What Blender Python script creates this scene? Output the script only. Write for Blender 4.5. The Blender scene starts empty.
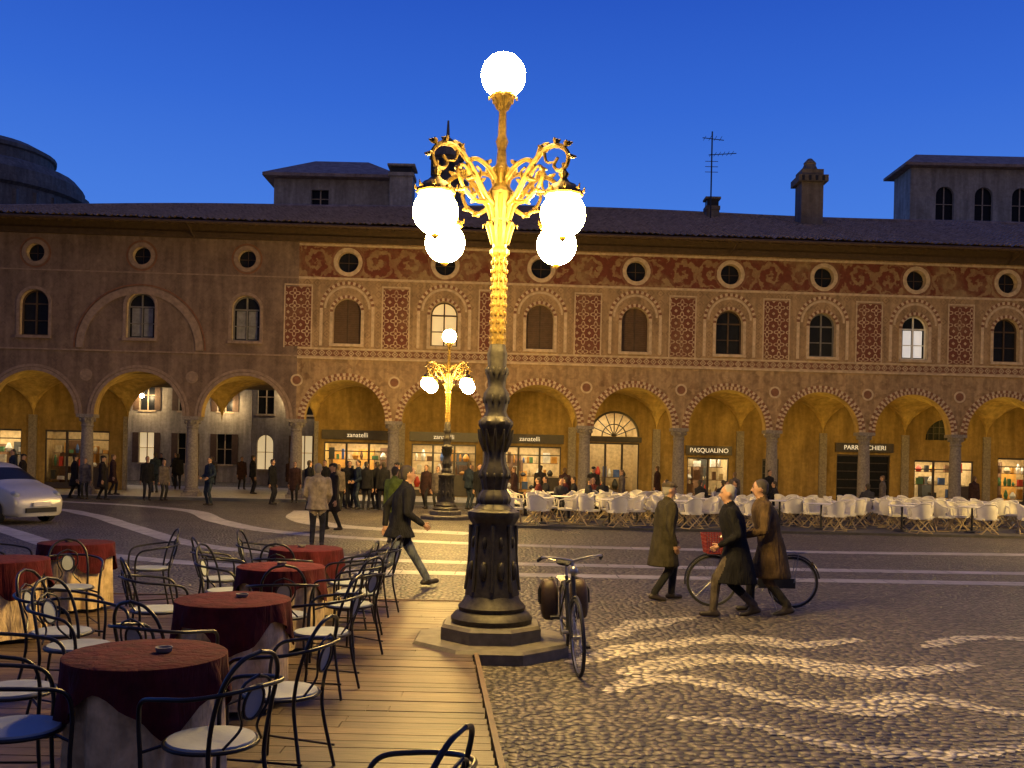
import bpy, math, random
import numpy as np
from mathutils import Vector, Matrix
from mathutils.geometry import tessellate_polygon
random.seed(7)
PI=math.pi
scene=bpy.context.scene
# ------------------------------------------------------------------ mesh helpers
class MB:
    def __init__(s): s.v=[];s.f=[];s.m=[]
    def add(s,vs,fs,mi=0):
        o=len(s.v); s.v.extend([tuple(v) for v in vs])
        for f in fs: s.f.append(tuple(i+o for i in f)); s.m.append(mi)
    def box(s,x0,x1,y0,y1,z0,z1,mi=0):
        vs=[(x0,y0,z0),(x1,y0,z0),(x1,y1,z0),(x0,y1,z0),(x0,y0,z1),(x1,y0,z1),(x1,y1,z1),(x0,y1,z1)]
        s.add(vs,[(0,3,2,1),(4,5,6,7),(0,1,5,4),(1,2,6,5),(2,3,7,6),(3,0,4,7)],mi)
    def tube(s,pts,r,n=8,mi=0,closed=False,cap=True,flat=None):
        pts=[Vector(p) for p in pts]; k=len(pts)
        rs=r if isinstance(r,(list,tuple)) else [r]*k
        rings=[];prev=None
        for i,p in enumerate(pts):
            if closed: t=(pts[(i+1)%k]-pts[i-1])
            else: t=(pts[min(i+1,k-1)]-pts[max(i-1,0)])
            if t.length<1e-9: t=Vector((0,0,1))
            t.normalize()
            if prev is None:
                a=Vector((0,0,1)) if abs(t.z)<.9 else Vector((1,0,0))
                nrm=(a-t*a.dot(t)).normalized()
            else:
                nrm=(prev-t*prev.dot(t))
                nrm=nrm.normalized() if nrm.length>1e-6 else Vector((1,0,0))
            prev=nrm; b=t.cross(nrm)
            rings.append([p+(nrm*math.cos(2*PI*j/n)+b*math.sin(2*PI*j/n))*rs[i] for j in range(n)])
        vs=[v for q in rings for v in q]; fs=[]
        for i in range(k if closed else k-1):
            i2=(i+1)%k
            for j in range(n):
                fs.append((i*n+j,i*n+(j+1)%n,i2*n+(j+1)%n,i2*n+j))
        if cap and not closed:
            fs.append(tuple(reversed(range(n)))); fs.append(tuple((k-1)*n+j for j in range(n)))
        s.add(vs,fs,mi)
    def lathe(s,cx,cy,prof,n=24,mi=0,flute=None,rot=0,sx=1,sy=1):
        vs=[];k=len(prof)
        for (r,z) in prof:
            for j in range(n):
                a=2*PI*j/n+rot; rr=r
                if flute: rr=r*(1+flute[0]*math.cos(flute[1]*a))
                vs.append((cx+rr*math.cos(a)*sx,cy+rr*math.sin(a)*sy,z))
        fs=[(i*n+j,i*n+(j+1)%n,(i+1)*n+(j+1)%n,(i+1)*n+j) for i in range(k-1) for j in range(n)]
        fs.append(tuple(reversed(range(n)))); fs.append(tuple((k-1)*n+j for j in range(n)))
        s.add(vs,fs,mi)
    def sphere(s,c,r,n=16,k=10,mi=0):
        if not isinstance(r,(tuple,list)): r=(r,r,r)
        vs=[(c[0],c[1],c[2]-r[2])]
        for i in range(1,k):
            p=PI*i/k-PI/2
            for j in range(n):
                a=2*PI*j/n; vs.append((c[0]+r[0]*math.cos(p)*math.cos(a),c[1]+r[1]*math.cos(p)*math.sin(a),c[2]+r[2]*math.sin(p)))
        vs.append((c[0],c[1],c[2]+r[2])); fs=[]
        for j in range(n): fs.append((0,1+(j+1)%n,1+j))
        for i in range(k-2):
            for j in range(n): fs.append((1+i*n+j,1+i*n+(j+1)%n,1+(i+1)*n+(j+1)%n,1+(i+1)*n+j))
        L=len(vs)-1; o=1+(k-2)*n
        for j in range(n): fs.append((o+j,o+(j+1)%n,L))
        s.add(vs,fs,mi)
    def mesh(s,name,mats,smooth=True,ang=40):
        me=bpy.data.meshes.new(name); me.from_pydata(s.v,[],s.f)
        for m in mats: me.materials.append(m)
        me.polygons.foreach_set('material_index',s.m)
        me.polygons.foreach_set('use_smooth',[smooth]*len(s.f))
        me.update()
        if smooth: me.set_sharp_from_angle(angle=math.radians(ang))
        return me
    def obj(s,name,mats,parent=None,smooth=True,loc=(0,0,0),rz=0,ang=40):
        if not isinstance(mats,(list,tuple)): mats=[mats]
        return place(name,s.mesh(name,mats,smooth,ang),parent,loc,rz)
def place(name,me,parent=None,loc=(0,0,0),rz=0,sc=1):
    o=bpy.data.objects.new(name,me); scene.collection.objects.link(o)
    o.location=loc; o.rotation_euler=(0,0,rz); o.scale=(sc,sc,sc)
    if parent: o.parent=parent
    return o
def empty(name,loc=(0,0,0),rz=0):
    return place(name,None,None,loc,rz)
def spline(pts,n=8):
    P=[Vector(p) for p in pts]; P=[P[0]*2-P[1]]+P+[P[-1]*2-P[-2]]; out=[]
    for i in range(1,len(P)-2):
        for j in range(n):
            t=j/n; a,b,c,d=P[i-1],P[i],P[i+1],P[i+2]
            out.append(.5*((2*b)+(c-a)*t+(2*a-5*b+4*c-d)*t*t+(3*b-a-3*c+d)*t**3))
    out.append(P[-2]); return out
# ------------------------------------------------------------------ material helpers
class NT:
    def __init__(s,name):
        s.mat=bpy.data.materials.new(name); s.mat.use_nodes=True
        s.t=s.mat.node_tree; s.b=s.t.nodes['Principled BSDF']
    def n(s,typ,**kw):
        nd=s.t.nodes.new(typ)
        for k,v in kw.items(): setattr(nd,k,v)
        return nd
    def l(s,a,b): s.t.links.new(a,b)
    def m(s,op,a,b=None,c=None):
        nd=s.n('ShaderNodeMath',operation=op)
        for i,x in enumerate((a,b,c)):
            if x is None: continue
            if isinstance(x,(int,float)): nd.inputs[i].default_value=x
            else: s.l(x,nd.inputs[i])
        return nd.outputs[0]
    def mix(s,f,a,b,typ='MIX'):
        nd=s.n('ShaderNodeMix',data_type='RGBA',blend_type=typ)
        for i,x in ((0,f),(6,a),(7,b)):
            if isinstance(x,(int,float)): nd.inputs[i].default_value=x
            elif isinstance(x,tuple): nd.inputs[i].default_value=(*x[:3],1)
            else: s.l(x,nd.inputs[i])
        return nd.outputs[2]
    def co(s):
        c=s.n('ShaderNodeTexCoord'); return c.outputs['Object']
    def noise(s,scale,detail=4,vec=None,rough=.55,dist=0):
        nd=s.n('ShaderNodeTexNoise'); nd.inputs['Scale'].default_value=scale; nd.inputs['Detail'].default_value=detail
        nd.inputs['Roughness'].default_value=rough; nd.inputs['Distortion'].default_value=dist
        s.l(vec if vec else s.co(),nd.inputs['Vector']); return nd.outputs['Fac']
    def ramp(s,f,stops):
        nd=s.n('ShaderNodeValToRGB'); e=nd.color_ramp.elements
        while len(e)<len(stops): e.new(.5)
        for i,(p,c) in enumerate(stops):
            e[i].position=p; e[i].color=(*c,1) if isinstance(c,tuple) else (c,c,c,1)
        s.l(f,nd.inputs[0]); return nd.outputs[0]
    def xyz(s,v=None):
        nd=s.n('ShaderNodeSeparateXYZ'); s.l(v if v else s.co(),nd.inputs[0]); return nd.outputs
    def bump(s,h,strength=.5,dist=.01):
        nd=s.n('ShaderNodeBump'); nd.inputs['Strength'].default_value=strength; nd.inputs['Distance'].default_value=dist
        s.l(h,nd.inputs['Height']); s.l(nd.outputs[0],s.b.inputs['Normal'])
    def base(s,c): 
        if isinstance(c,tuple): s.b.inputs['Base Color'].default_value=(*c,1)
        else: s.l(c,s.b.inputs['Base Color'])
    def rough(s,r): s.b.inputs['Roughness'].default_value=r
_mc={}
def simple(name,col,rough=.7,metal=0,var=.25,scale=6,bump=.15,bs=40):
    if name in _mc: return _mc[name]
    t=NT(name)
    f=t.noise(scale,5); lo=tuple(c*(1-var) for c in col); hi=tuple(min(1,c*(1+var)) for c in col)
    t.base(t.ramp(f,[(.3,lo),(.7,hi)])); t.rough(rough); t.b.inputs['Metallic'].default_value=metal
    if bump: t.bump(t.noise(bs,4),bump,.01)
    _mc[name]=t.mat; return t.mat
def emis(name,col,strength):
    t=NT(name); t.base((.8,.8,.8)); t.b.inputs['Emission Color'].default_value=(*col,1); t.b.inputs['Emission Strength'].default_value=strength
    return t.mat
def cloth(col,fold=.9):
    k='cloth_%.3f_%.3f_%.3f'%col
    if k in _mc: return _mc[k]
    t=NT(k); f=t.noise(9,4); lo=tuple(c*.7 for c in col); hi=tuple(c*1.3 for c in col)
    t.base(t.ramp(f,[(.35,lo),(.65,hi)])); t.rough(.95); t.b.inputs['Specular IOR Level'].default_value=.2
    mp=t.n('ShaderNodeMapping'); mp.inputs['Scale'].default_value=(9,9,2.2); t.l(t.co(),mp.inputs['Vector'])
    t.bump(t.noise(1.6,3,mp.outputs[0],dist=.6),fold,.05); _mc[k]=t.mat; return t.mat
# cobbles
def cobble(name,lo,hi,mort,scale=14.5):
    t=NT(name); co=t.co()
    w=t.n('ShaderNodeTexNoise'); w.inputs['Scale'].default_value=2.2; w.inputs['Detail'].default_value=2; t.l(co,w.inputs['Vector'])
    va=t.n('ShaderNodeVectorMath',operation='SCALE'); va.inputs['Scale'].default_value=.12; t.l(w.outputs['Color'],va.inputs[0])
    ad=t.n('ShaderNodeVectorMath',operation='ADD'); t.l(co,ad.inputs[0]); t.l(va.outputs[0],ad.inputs[1])
    v=t.n('ShaderNodeTexVoronoi',feature='F1'); v.inputs['Scale'].default_value=scale; t.l(ad.outputs[0],v.inputs['Vector'])
    v.voronoi_dimensions='2D'; v.inputs['Randomness'].default_value=.8
    x=t.xyz(v.outputs['Color'])
    c=t.ramp(x[0],[(0,lo),(.6,tuple((a+b)/2 for a,b in zip(lo,hi))),(1,hi)])
    big=t.ramp(t.noise(.35,4),[(.3,.6),(.7,1.25)])
    c=t.mix(1,c,big,'MULTIPLY')
    mk=t.ramp(v.outputs['Distance'],[(.34,1.),(.62,0.)])
    t.base(t.mix(mk,mort,c)); t.rough(.5)
    h=t.ramp(v.outputs['Distance'],[(0,1.),(.3,.8),(.5,.35),(.68,0.)])
    hh=t.m('ADD',h,t.m('MULTIPLY',x[1],.35))
    t.bump(hh,1,.035); return t.mat
M_cob=cobble('cobblestones',(.06,.052,.045),(.22,.185,.15),(.022,.019,.017))
M_cobl=cobble('pale_cobblestones',(.34,.30,.25),(.72,.65,.53),(.09,.08,.07))
t=NT('granite_slabs'); co=t.co(); b=t.n('ShaderNodeTexBrick'); b.inputs['Scale'].default_value=1; b.inputs['Brick Width'].default_value=.9; b.inputs['Row Height'].default_value=.45
b.inputs['Mortar Size'].default_value=.012; b.inputs['Color1'].default_value=(.50,.47,.44,1); b.inputs['Color2'].default_value=(.38,.36,.34,1); b.inputs['Mortar'].default_value=(.1,.1,.1,1); t.l(co,b.inputs['Vector'])
t.base(t.mix(1,b.outputs[0],t.ramp(t.noise(3,5),[(.3,.7),(.7,1.1)]),'MULTIPLY')); t.rough(.5); t.bump(t.noise(30,3),.2,.01); M_slab=t.mat
def scrollmask(t,x,cell,zoff,freq):
    ns=t.n('ShaderNodeTexNoise'); ns.inputs['Scale'].default_value=4; ns.inputs['Detail'].default_value=5; t.l(t.co(),ns.inputs['Vector'])
    n_=t.xyz(ns.outputs['Color'])
    ux=t.m('ADD',t.m('DIVIDE',x[0],cell),t.m('MULTIPLY',t.m('SUBTRACT',n_[0],.5),.5)); uz=t.m('ADD',t.m('DIVIDE',t.m('SUBTRACT',x[2],zoff),cell),t.m('MULTIPLY',t.m('SUBTRACT',n_[1],.5),.5))
    fx=t.m('SUBTRACT',t.m('FRACT',ux),.5); fz=t.m('SUBTRACT',t.m('FRACT',uz),.5)
    sg=t.m('SUBTRACT',t.m('MULTIPLY',t.m('MODULO',t.m('ADD',t.m('FLOOR',ux),1000),2),2),1)
    r=t.m('SQRT',t.m('ADD',t.m('MULTIPLY',fx,fx),t.m('MULTIPLY',fz,fz)))
    an=t.m('ARCTAN2',fz,t.m('MULTIPLY',fx,sg))
    sp=t.m('SINE',t.m('ADD',t.m('MULTIPLY',r,freq*2),an))
    lf=t.m('MULTIPLY',t.m('SINE',t.m('MULTIPLY',an,7)),.35)
    return t.ramp(t.m('ADD',sp,lf),[(.0,0.),(.6,1.)])
def plaster(name,a,b_,brick=.35,scroll=False):
    t=NT(name); co=t.co(); x=t.xyz(co)
    c=t.ramp(t.noise(.9,7,rough=.65),[(.3,a),(.7,b_)])
    if brick:
        cc=.42
        fx=t.m('SUBTRACT',t.m('FRACT',t.m('DIVIDE',x[0],cc)),.5); fz=t.m('SUBTRACT',t.m('FRACT',t.m('DIVIDE',x[2],cc)),.5)
        d=t.m('ADD',t.m('ABSOLUTE',fx),t.m('ABSOLUTE',fz))
        l=t.m('LESS_THAN',t.m('ABSOLUTE',t.m('SUBTRACT',d,.36)),.07)
        l=t.m('MAXIMUM',l,t.m('LESS_THAN',d,.12))
        fade=t.ramp(t.noise(1.7,5),[(.35,0.),(.62,1.)])
        f=t.m('MULTIPLY',t.m('MULTIPLY',l,fade),brick)
        c=t.mix(f,c,(a[0]*.42,a[1]*.33,a[2]*.3))
    if scroll:
        m=scrollmask(t,x,.95,.3,8)
        fade=t.ramp(t.noise(1.1,5),[(.35,.1),(.65,.5)])
        c=t.mix(t.m('MULTIPLY',m,fade),c,(a[0]*.45,a[1]*.33,a[2]*.28))
    c=t.mix(1,c,t.ramp(t.noise(5,6,rough=.7),[(.25,.62),(.7,1.12)]),'MULTIPLY')
    mp=t.n('ShaderNodeMapping'); mp.inputs['Scale'].default_value=(3,3,.35); t.l(co,mp.inputs['Vector'])
    c=t.mix(1,c,t.ramp(t.noise(1.2,5,mp.outputs[0]),[(.35,.66),(.65,1.05)]),'MULTIPLY')
    t.base(c); t.rough(.92); t.bump(t.noise(22,5),.25,.02); return t.mat
M_plR=plaster('frescoed_plaster',(.34,.215,.11),(.50,.34,.19),.45)
M_plS=plaster('frescoed_spandrel',(.36,.23,.12),(.50,.34,.19),0,True)
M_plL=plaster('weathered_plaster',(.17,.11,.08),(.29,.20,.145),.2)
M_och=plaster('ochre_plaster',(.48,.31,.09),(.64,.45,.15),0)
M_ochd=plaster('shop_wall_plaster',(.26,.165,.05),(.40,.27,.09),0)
M_pale=plaster('pale_plaster',(.42,.36,.28),(.55,.48,.39),0)
M_dkpl=plaster('grey_plaster',(.17,.135,.11),(.26,.22,.18),0)
def fresco(name,red,cream,cell,kind):
    t=NT(name); x=t.xyz()
    fx=t.m('SUBTRACT',t.m('FRACT',t.m('DIVIDE',x[0],cell)),.5); fz=t.m('SUBTRACT',t.m('FRACT',t.m('DIVIDE',x[2],cell)),.5)
    d=t.m('SQRT',t.m('ADD',t.m('MULTIPLY',fx,fx),t.m('MULTIPLY',fz,fz)))
    ax=t.m('ABSOLUTE',fx); az=t.m('ABSOLUTE',fz)
    if kind=='knot':
        # four-lobed rosettes between lozenges
        an=t.m('ARCTAN2',fz,fx)
        lobe=t.m('ADD',.30,t.m('MULTIPLY',t.m('COSINE',t.m('MULTIPLY',an,4)),.11))
        m=t.m('LESS_THAN',t.m('ABSOLUTE',t.m('SUBTRACT',d,lobe)),.055)
        m=t.m('MAXIMUM',m,t.m('LESS_THAN',d,.10))
        m=t.m('MAXIMUM',m,t.m('GREATER_THAN',t.m('ADD',ax,az),.86))
    elif kind=='fret':
        m=t.m('LESS_THAN',t.m('ABSOLUTE',t.m('SUBTRACT',t.m('ADD',ax,az),.38)),.1)
        m=t.m('MAXIMUM',m,t.m('LESS_THAN',d,.13)); m=t.m('MAXIMUM',m,t.m('GREATER_THAN',az,.42))
    else:
        m=scrollmask(t,x,1.27,9.28,9)
    fade=t.ramp(t.noise(1.3,6,rough=.7),[(.28,.3),(.6,1.)])
    c=t.mix(t.m('MULTIPLY',m,fade),red,cream)
    c=t.mix(t.ramp(t.noise(.45,6,rough=.65),[(.47,0.),(.62,.8)]) if kind=='foli' else t.ramp(t.noise(.8,5),[(.5,0.),(.8,.5)]),c,(.30,.20,.10))
    c=t.mix(1,c,t.ramp(t.noise(6,6,rough=.7),[(.25,.65),(.7,1.1)]),'MULTIPLY')
    t.base(c); t.rough(.92); t.bump(t.noise(22,5),.2,.02); return t.mat
M_knot=fresco('fresco_rosette_panel',(.17,.052,.03),(.58,.44,.28),.52,'knot')
M_fret=fresco('fresco_fret_band',(.19,.08,.045),(.55,.42,.27),.30,'fret')
M_foli=fresco('fresco_foliage_frieze',(.16,.04,.022),(.33,.215,.105),1,'foli')
M_vouA=simple('voussoir_pale',(.54,.41,.27),.9); M_vouB=simple('voussoir_brick',(.20,.09,.05),.9)
M_stone=simple('grey_granite',(.22,.19,.165),.75,var=.35,scale=14)
M_wood=simple('dark_timber',(.07,.042,.024),.8)
M_glass=simple('dark_window_glass',(.012,.013,.016),.3,var=.2,bump=0); M_glass.node_tree.nodes['Principled BSDF'].inputs['Specular IOR Level'].default_value=.12
M_shut=simple('brown_shutter',(.10,.055,.03),.7)
M_cream=simple('painted_cream_trim',(.50,.38,.25),.85)
M_black=simple('black_iron',(.02,.02,.022),.42,.3)
M_whitep=simple('white_paint',(.7,.68,.62),.6,var=.08)
M_greyp=simple('faded_window_frame',(.16,.15,.14),.6,var=.15)
M_pane=emis('lit_pane',(1,.72,.35),.55)
M_curt=simple('net_curtain',(.2,.2,.21),.9)
t=NT('roof_tiles'); x=t.xyz(); 
c=t.ramp(t.noise(3,6,rough=.7),[(.3,(.16,.11,.085)),(.7,(.46,.34,.27))]); t.base(c); t.rough(.85); t.bump(t.noise(14,4),.4,.03); M_tile=t.mat
# ------------------------------------------------------------------ world & camera
w=bpy.data.worlds.new('World'); scene.world=w; w.use_nodes=True; nt=w.node_tree; bg=nt.nodes['Background']
tc=nt.nodes.new('ShaderNodeTexCoord'); sp=nt.nodes.new('ShaderNodeSeparateXYZ'); nt.links.new(tc.outputs['Generated'],sp.inputs[0])
rp=nt.nodes.new('ShaderNodeValToRGB'); e=rp.color_ramp.elements
stops=[(0,(.12,.29,.75)),(.24,(.060,.20,.74)),(.34,(.034,.138,.65)),(.45,(.018,.085,.52)),(1,(.010,.042,.26))]
while len(e)<len(stops): e.new(.5)
for i,(p,c) in enumerate(stops): e[i].position=p; e[i].color=(*c,1)
nt.links.new(sp.outputs[2],rp.inputs[0])
# afterglow in the half of the sky where the sun went down (behind the viewer)
mr=nt.nodes.new('ShaderNodeMapRange'); mr.inputs['From Min'].default_value=.15; mr.inputs['From Max'].default_value=-.6; nt.links.new(sp.outputs[1],mr.inputs['Value'])
mx=nt.nodes.new('ShaderNodeMix'); mx.data_type='RGBA'; nt.links.new(mr.outputs[0],mx.inputs[0]); nt.links.new(rp.outputs[0],mx.inputs[6]); mx.inputs[7].default_value=(.10,.10,.20,1)
sk=nt.nodes.new('ShaderNodeTexSky'); sk.sky_type='NISHITA'; sk.sun_disc=False; sk.sun_elevation=math.radians(-4); sk.sun_rotation=math.radians(180)
sc=nt.nodes.new('ShaderNodeVectorMath'); sc.operation='SCALE'; sc.inputs['Scale'].default_value=.05; nt.links.new(sk.outputs[0],sc.inputs[0])
ad=nt.nodes.new('ShaderNodeVectorMath'); ad.operation='ADD'; nt.links.new(mx.outputs[2],ad.inputs[0]); nt.links.new(sc.outputs[0],ad.inputs[1])
nt.links.new(ad.outputs[0],bg.inputs[0]); bg.inputs[1].default_value=1
scene.view_settings.view_transform='Standard'; scene.view_settings.look='None'; scene.view_settings.exposure=0
cd=bpy.data.cameras.new('camera'); cam=bpy.data.objects.new('camera',cd); scene.collection.objects.link(cam); scene.camera=cam
cd.sensor_width=36; cd.lens=33.75; cd.shift_y=76/1024; cd.clip_end=1500; cd.clip_start=.05
cam.matrix_world=Matrix.Translation((0,0,1.9))@Matrix.Rotation(PI/2,4,'X')@Matrix.Rotation(.022,4,'Z')
# ------------------------------------------------------------------ ground
g=MB(); g.add([(-400,-400,0),(400,-400,0),(400,400,0),(-400,400,0)],[(0,1,2,3)]); g.obj('ground',M_cob,smooth=False)
def strip(mb,pts,wd,z,n=10,mi=0,jag=0):
    P=spline([(p[0],p[1],0) for p in pts],n); k=len(P)
    vs=[]; rj=random.Random(len(pts))
    for i,p in enumerate(P):
        tt=(P[min(i+1,k-1)]-P[max(i-1,0)]).normalized(); nn=Vector((-tt.y,tt.x,0))
        ww=wd(i/(k-1)) if callable(wd) else wd
        a=ww/2+rj.uniform(-jag,jag); b_=ww/2+rj.uniform(-jag,jag)
        vs+= [(p.x-nn.x*a,p.y-nn.y*a,z),(p.x+nn.x*b_,p.y+nn.y*b_,z)]
    mb.add(vs,[(2*i,2*i+2,2*i+3,2*i+1) for i in range(k-1)],mi)
b=MB()
strip(b,[(30,18.6),(12,17.9),(4,17.6),(-1,17.6),(-3.4,18.1),(-6.4,19.8),(-9.8,24.6),(-12.5,28.5),(-16,31.5),(-26,33.5)],.5,.004)
strip(b,[(30,17.0),(12,16.3),(4,16.0),(-1,15.9),(-4.4,16.2),(-8.0,18.0),(-11.6,22.2),(-14.5,25.5),(-18.5,28),(-27,30)],.5,.004)
strip(b,[(-30,38),(-17,35.5),(-11,32),(-8.2,27),(-5.5,23.5),(-1,21.6),(6,21.3),(14,22),(30,23)],.6,.004)
strip(b,[(-7,33),(-6.3,29),(-4.6,26),(-1,24.4)],.9,.004)
b.obj('paving_bands',M_slab,smooth=False)
b=MB()
def tap(w0): return lambda s: w0*(.25+.75*math.sin(PI*min(1,max(0,s)))**.7)*(1+.25*math.sin(s*13))+.02
for pts,ww in (([(.6,9.0),(1.4,9.9),(2.5,10.45),(3.1,10.2),(3.9,10.6)],.46),([(1.0,8.6),(1.8,9.3),(2.6,9.38),(3.2,8.95),(3.9,9.05),(4.6,9.4)],.52),
  ([(.8,7.9),(1.3,8.45),(1.8,8.3),(2.35,7.7),(2.9,7.6),(3.4,7.95),(4.1,7.5),(5.2,7.7)],.40),([(1.0,10.3),(1.5,11.2),(2.3,11.9)],.38),([(1.2,7.2),(1.8,7.0),(2.3,6.5),(3.0,6.4),(3.8,6.7)],.2),([(4.4,10.2),(5.3,10.9),(6.4,10.8),(7.5,11.3)],.3)):
    strip(b,pts,tap(ww),.004,n=22,jag=.04)
b.obj('pebble_pattern',M_cobl,smooth=False)
TH=math.atan(.05)
# ------------------------------------------------------------------ wooden deck
t=NT('deck_planks'); x=t.xyz()
row=t.m('FLOOR',t.m('DIVIDE',x[1],.145)); wn=t.n('ShaderNodeTexWhiteNoise',noise_dimensions='1D'); t.l(row,wn.inputs['W'])
mp=t.n('ShaderNodeMapping'); mp.inputs['Scale'].default_value=(1.2,14,1); t.l(t.co(),mp.inputs['Vector'])
c=t.ramp(t.noise(3,6,mp.outputs[0]),[(.3,(.055,.034,.023)),(.7,(.145,.092,.057))])
c=t.mix(1,c,t.ramp(wn.outputs[0],[(0,.6),(1,1.15)]),'MULTIPLY')
c=t.mix(1,c,t.ramp(t.noise(1.3,5),[(.3,.55),(.7,1.1)]),'MULTIPLY')
t.base(c); t.rough(.5); t.bump(t.noise(6,5,mp.outputs[0]),.3,.01); M_deck=t.mat
d=MB(); y=1.3
def edge(y): return -.05+(y-5.6)*(-.54/6.4)
while y<12.1:
    xr=edge(y+.07); j=random.uniform(-.006,.006)
    sp_=sorted([random.uniform(-11,-.5) for _ in range(3)]); xs=[-12]+sp_+[xr+j]
    for a,b_ in zip(xs[:-1],xs[1:]):
        d.box(a+.002,b_-.002,y+.004,y+.141,.055,.1+random.uniform(-.002,.002))
    y+=.145
e1=edge(1.3);e2=edge(12.1)
d.add([(e1+.01,1.3,0),(e1+.05,1.3,0),(e1+.05,1.3,.112),(e1+.01,1.3,.112),(e2+.01,12.15,0),(e2+.05,12.15,0),(e2+.05,12.15,.112),(e2+.01,12.15,.112)],
      [(0,1,2,3),(1,5,6,2),(3,2,6,7),(4,7,6,5),(0,3,7,4)],1)
d.box(-12,e2+.01,12.11,12.15,0,.11,1)
d.obj('wooden_deck',[M_deck,simple('deck_trim',(.10,.06,.038),.6)],smooth=False)
# ------------------------------------------------------------------ palazzo
pal=empty('arcaded_palazzo',(0,40,0),TH)
SP=3.4; ZT=5.95; ZU=10.95; TK=.5
baysR=[(-6.95+4*i,2.0,1.66,'R') for i in range(0,11)]
baysL=[(-11.075,2.125,1.72,'L'),(-15.325,2.125,1.78,'L'),(-19.575,2.125,1.72,'L'),(-23.825,2.125,1.72,'L'),(-28.075,2.125,1.72,'L')]
bays=baysR+baysL
def arc(cx,cz,r,a0,a1,n): return [(cx+r*math.cos(a0+(a1-a0)*i/n),cz+r*math.sin(a0+(a1-a0)*i/n)) for i in range(n+1)]
def panel(mb,outer,holes,d0,mi,reveal=.3,mi2=None,back=None):
    loops=[outer]+holes
    tri=tessellate_polygon([[Vector((p[0],p[1],0)) for p in L] for L in loops])
    flat=[p for L in loops for p in L]
    fs=[]
    for a,b_,c in tri:
        A,B,C=flat[a],flat[b_],flat[c]
        cr=(B[0]-A[0])*(C[1]-A[1])-(B[1]-A[1])*(C[0]-A[0])
        fs.append((a,b_,c) if cr>0 else (a,c,b_))
    mb.add([(p[0],d0,p[1]) for p in flat],fs,mi)
    for L in holes:
        k=len(L); vs=[(p[0],d0,p[1]) for p in L]+[(p[0],d0+reveal,p[1]) for p in L]
        mb.add(vs,[(i,(i+1)%k,k+(i+1)%k,k+i) for i in range(k)],mi if mi2 is None else mi2)
def ring(mb,cx,cz,r0,r1,a0,a1,n,d0,d1,mis):
    for i in range(n):
        A=a0+(a1-a0)*i/n; B=a0+(a1-a0)*(i+1)/n
        p=lambda r,a,dd:(cx+r*math.cos(a),dd,cz+r*math.sin(a))
        vs=[p(r0,A,d0),p(r1,A,d0),p(r1,B,d0),p(r0,B,d0),p(r0,A,d1),p(r1,A,d1),p(r1,B,d1),p(r0,B,d1)]
        mb.add(vs,[(0,1,2,3),(1,5,6,2),(0,3,7,4),(0,4,5,1),(3,2,6,7)],mis[i%len(mis)])
wall=MB(); orn=MB(); win=MB(); cols=MB()
winkind={0:'shut',1:'lit',2:'shut',3:'shut',4:'dark',5:'pane',6:'bright',7:'dark',8:'shut',9:'dark',10:'dark'}
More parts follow.
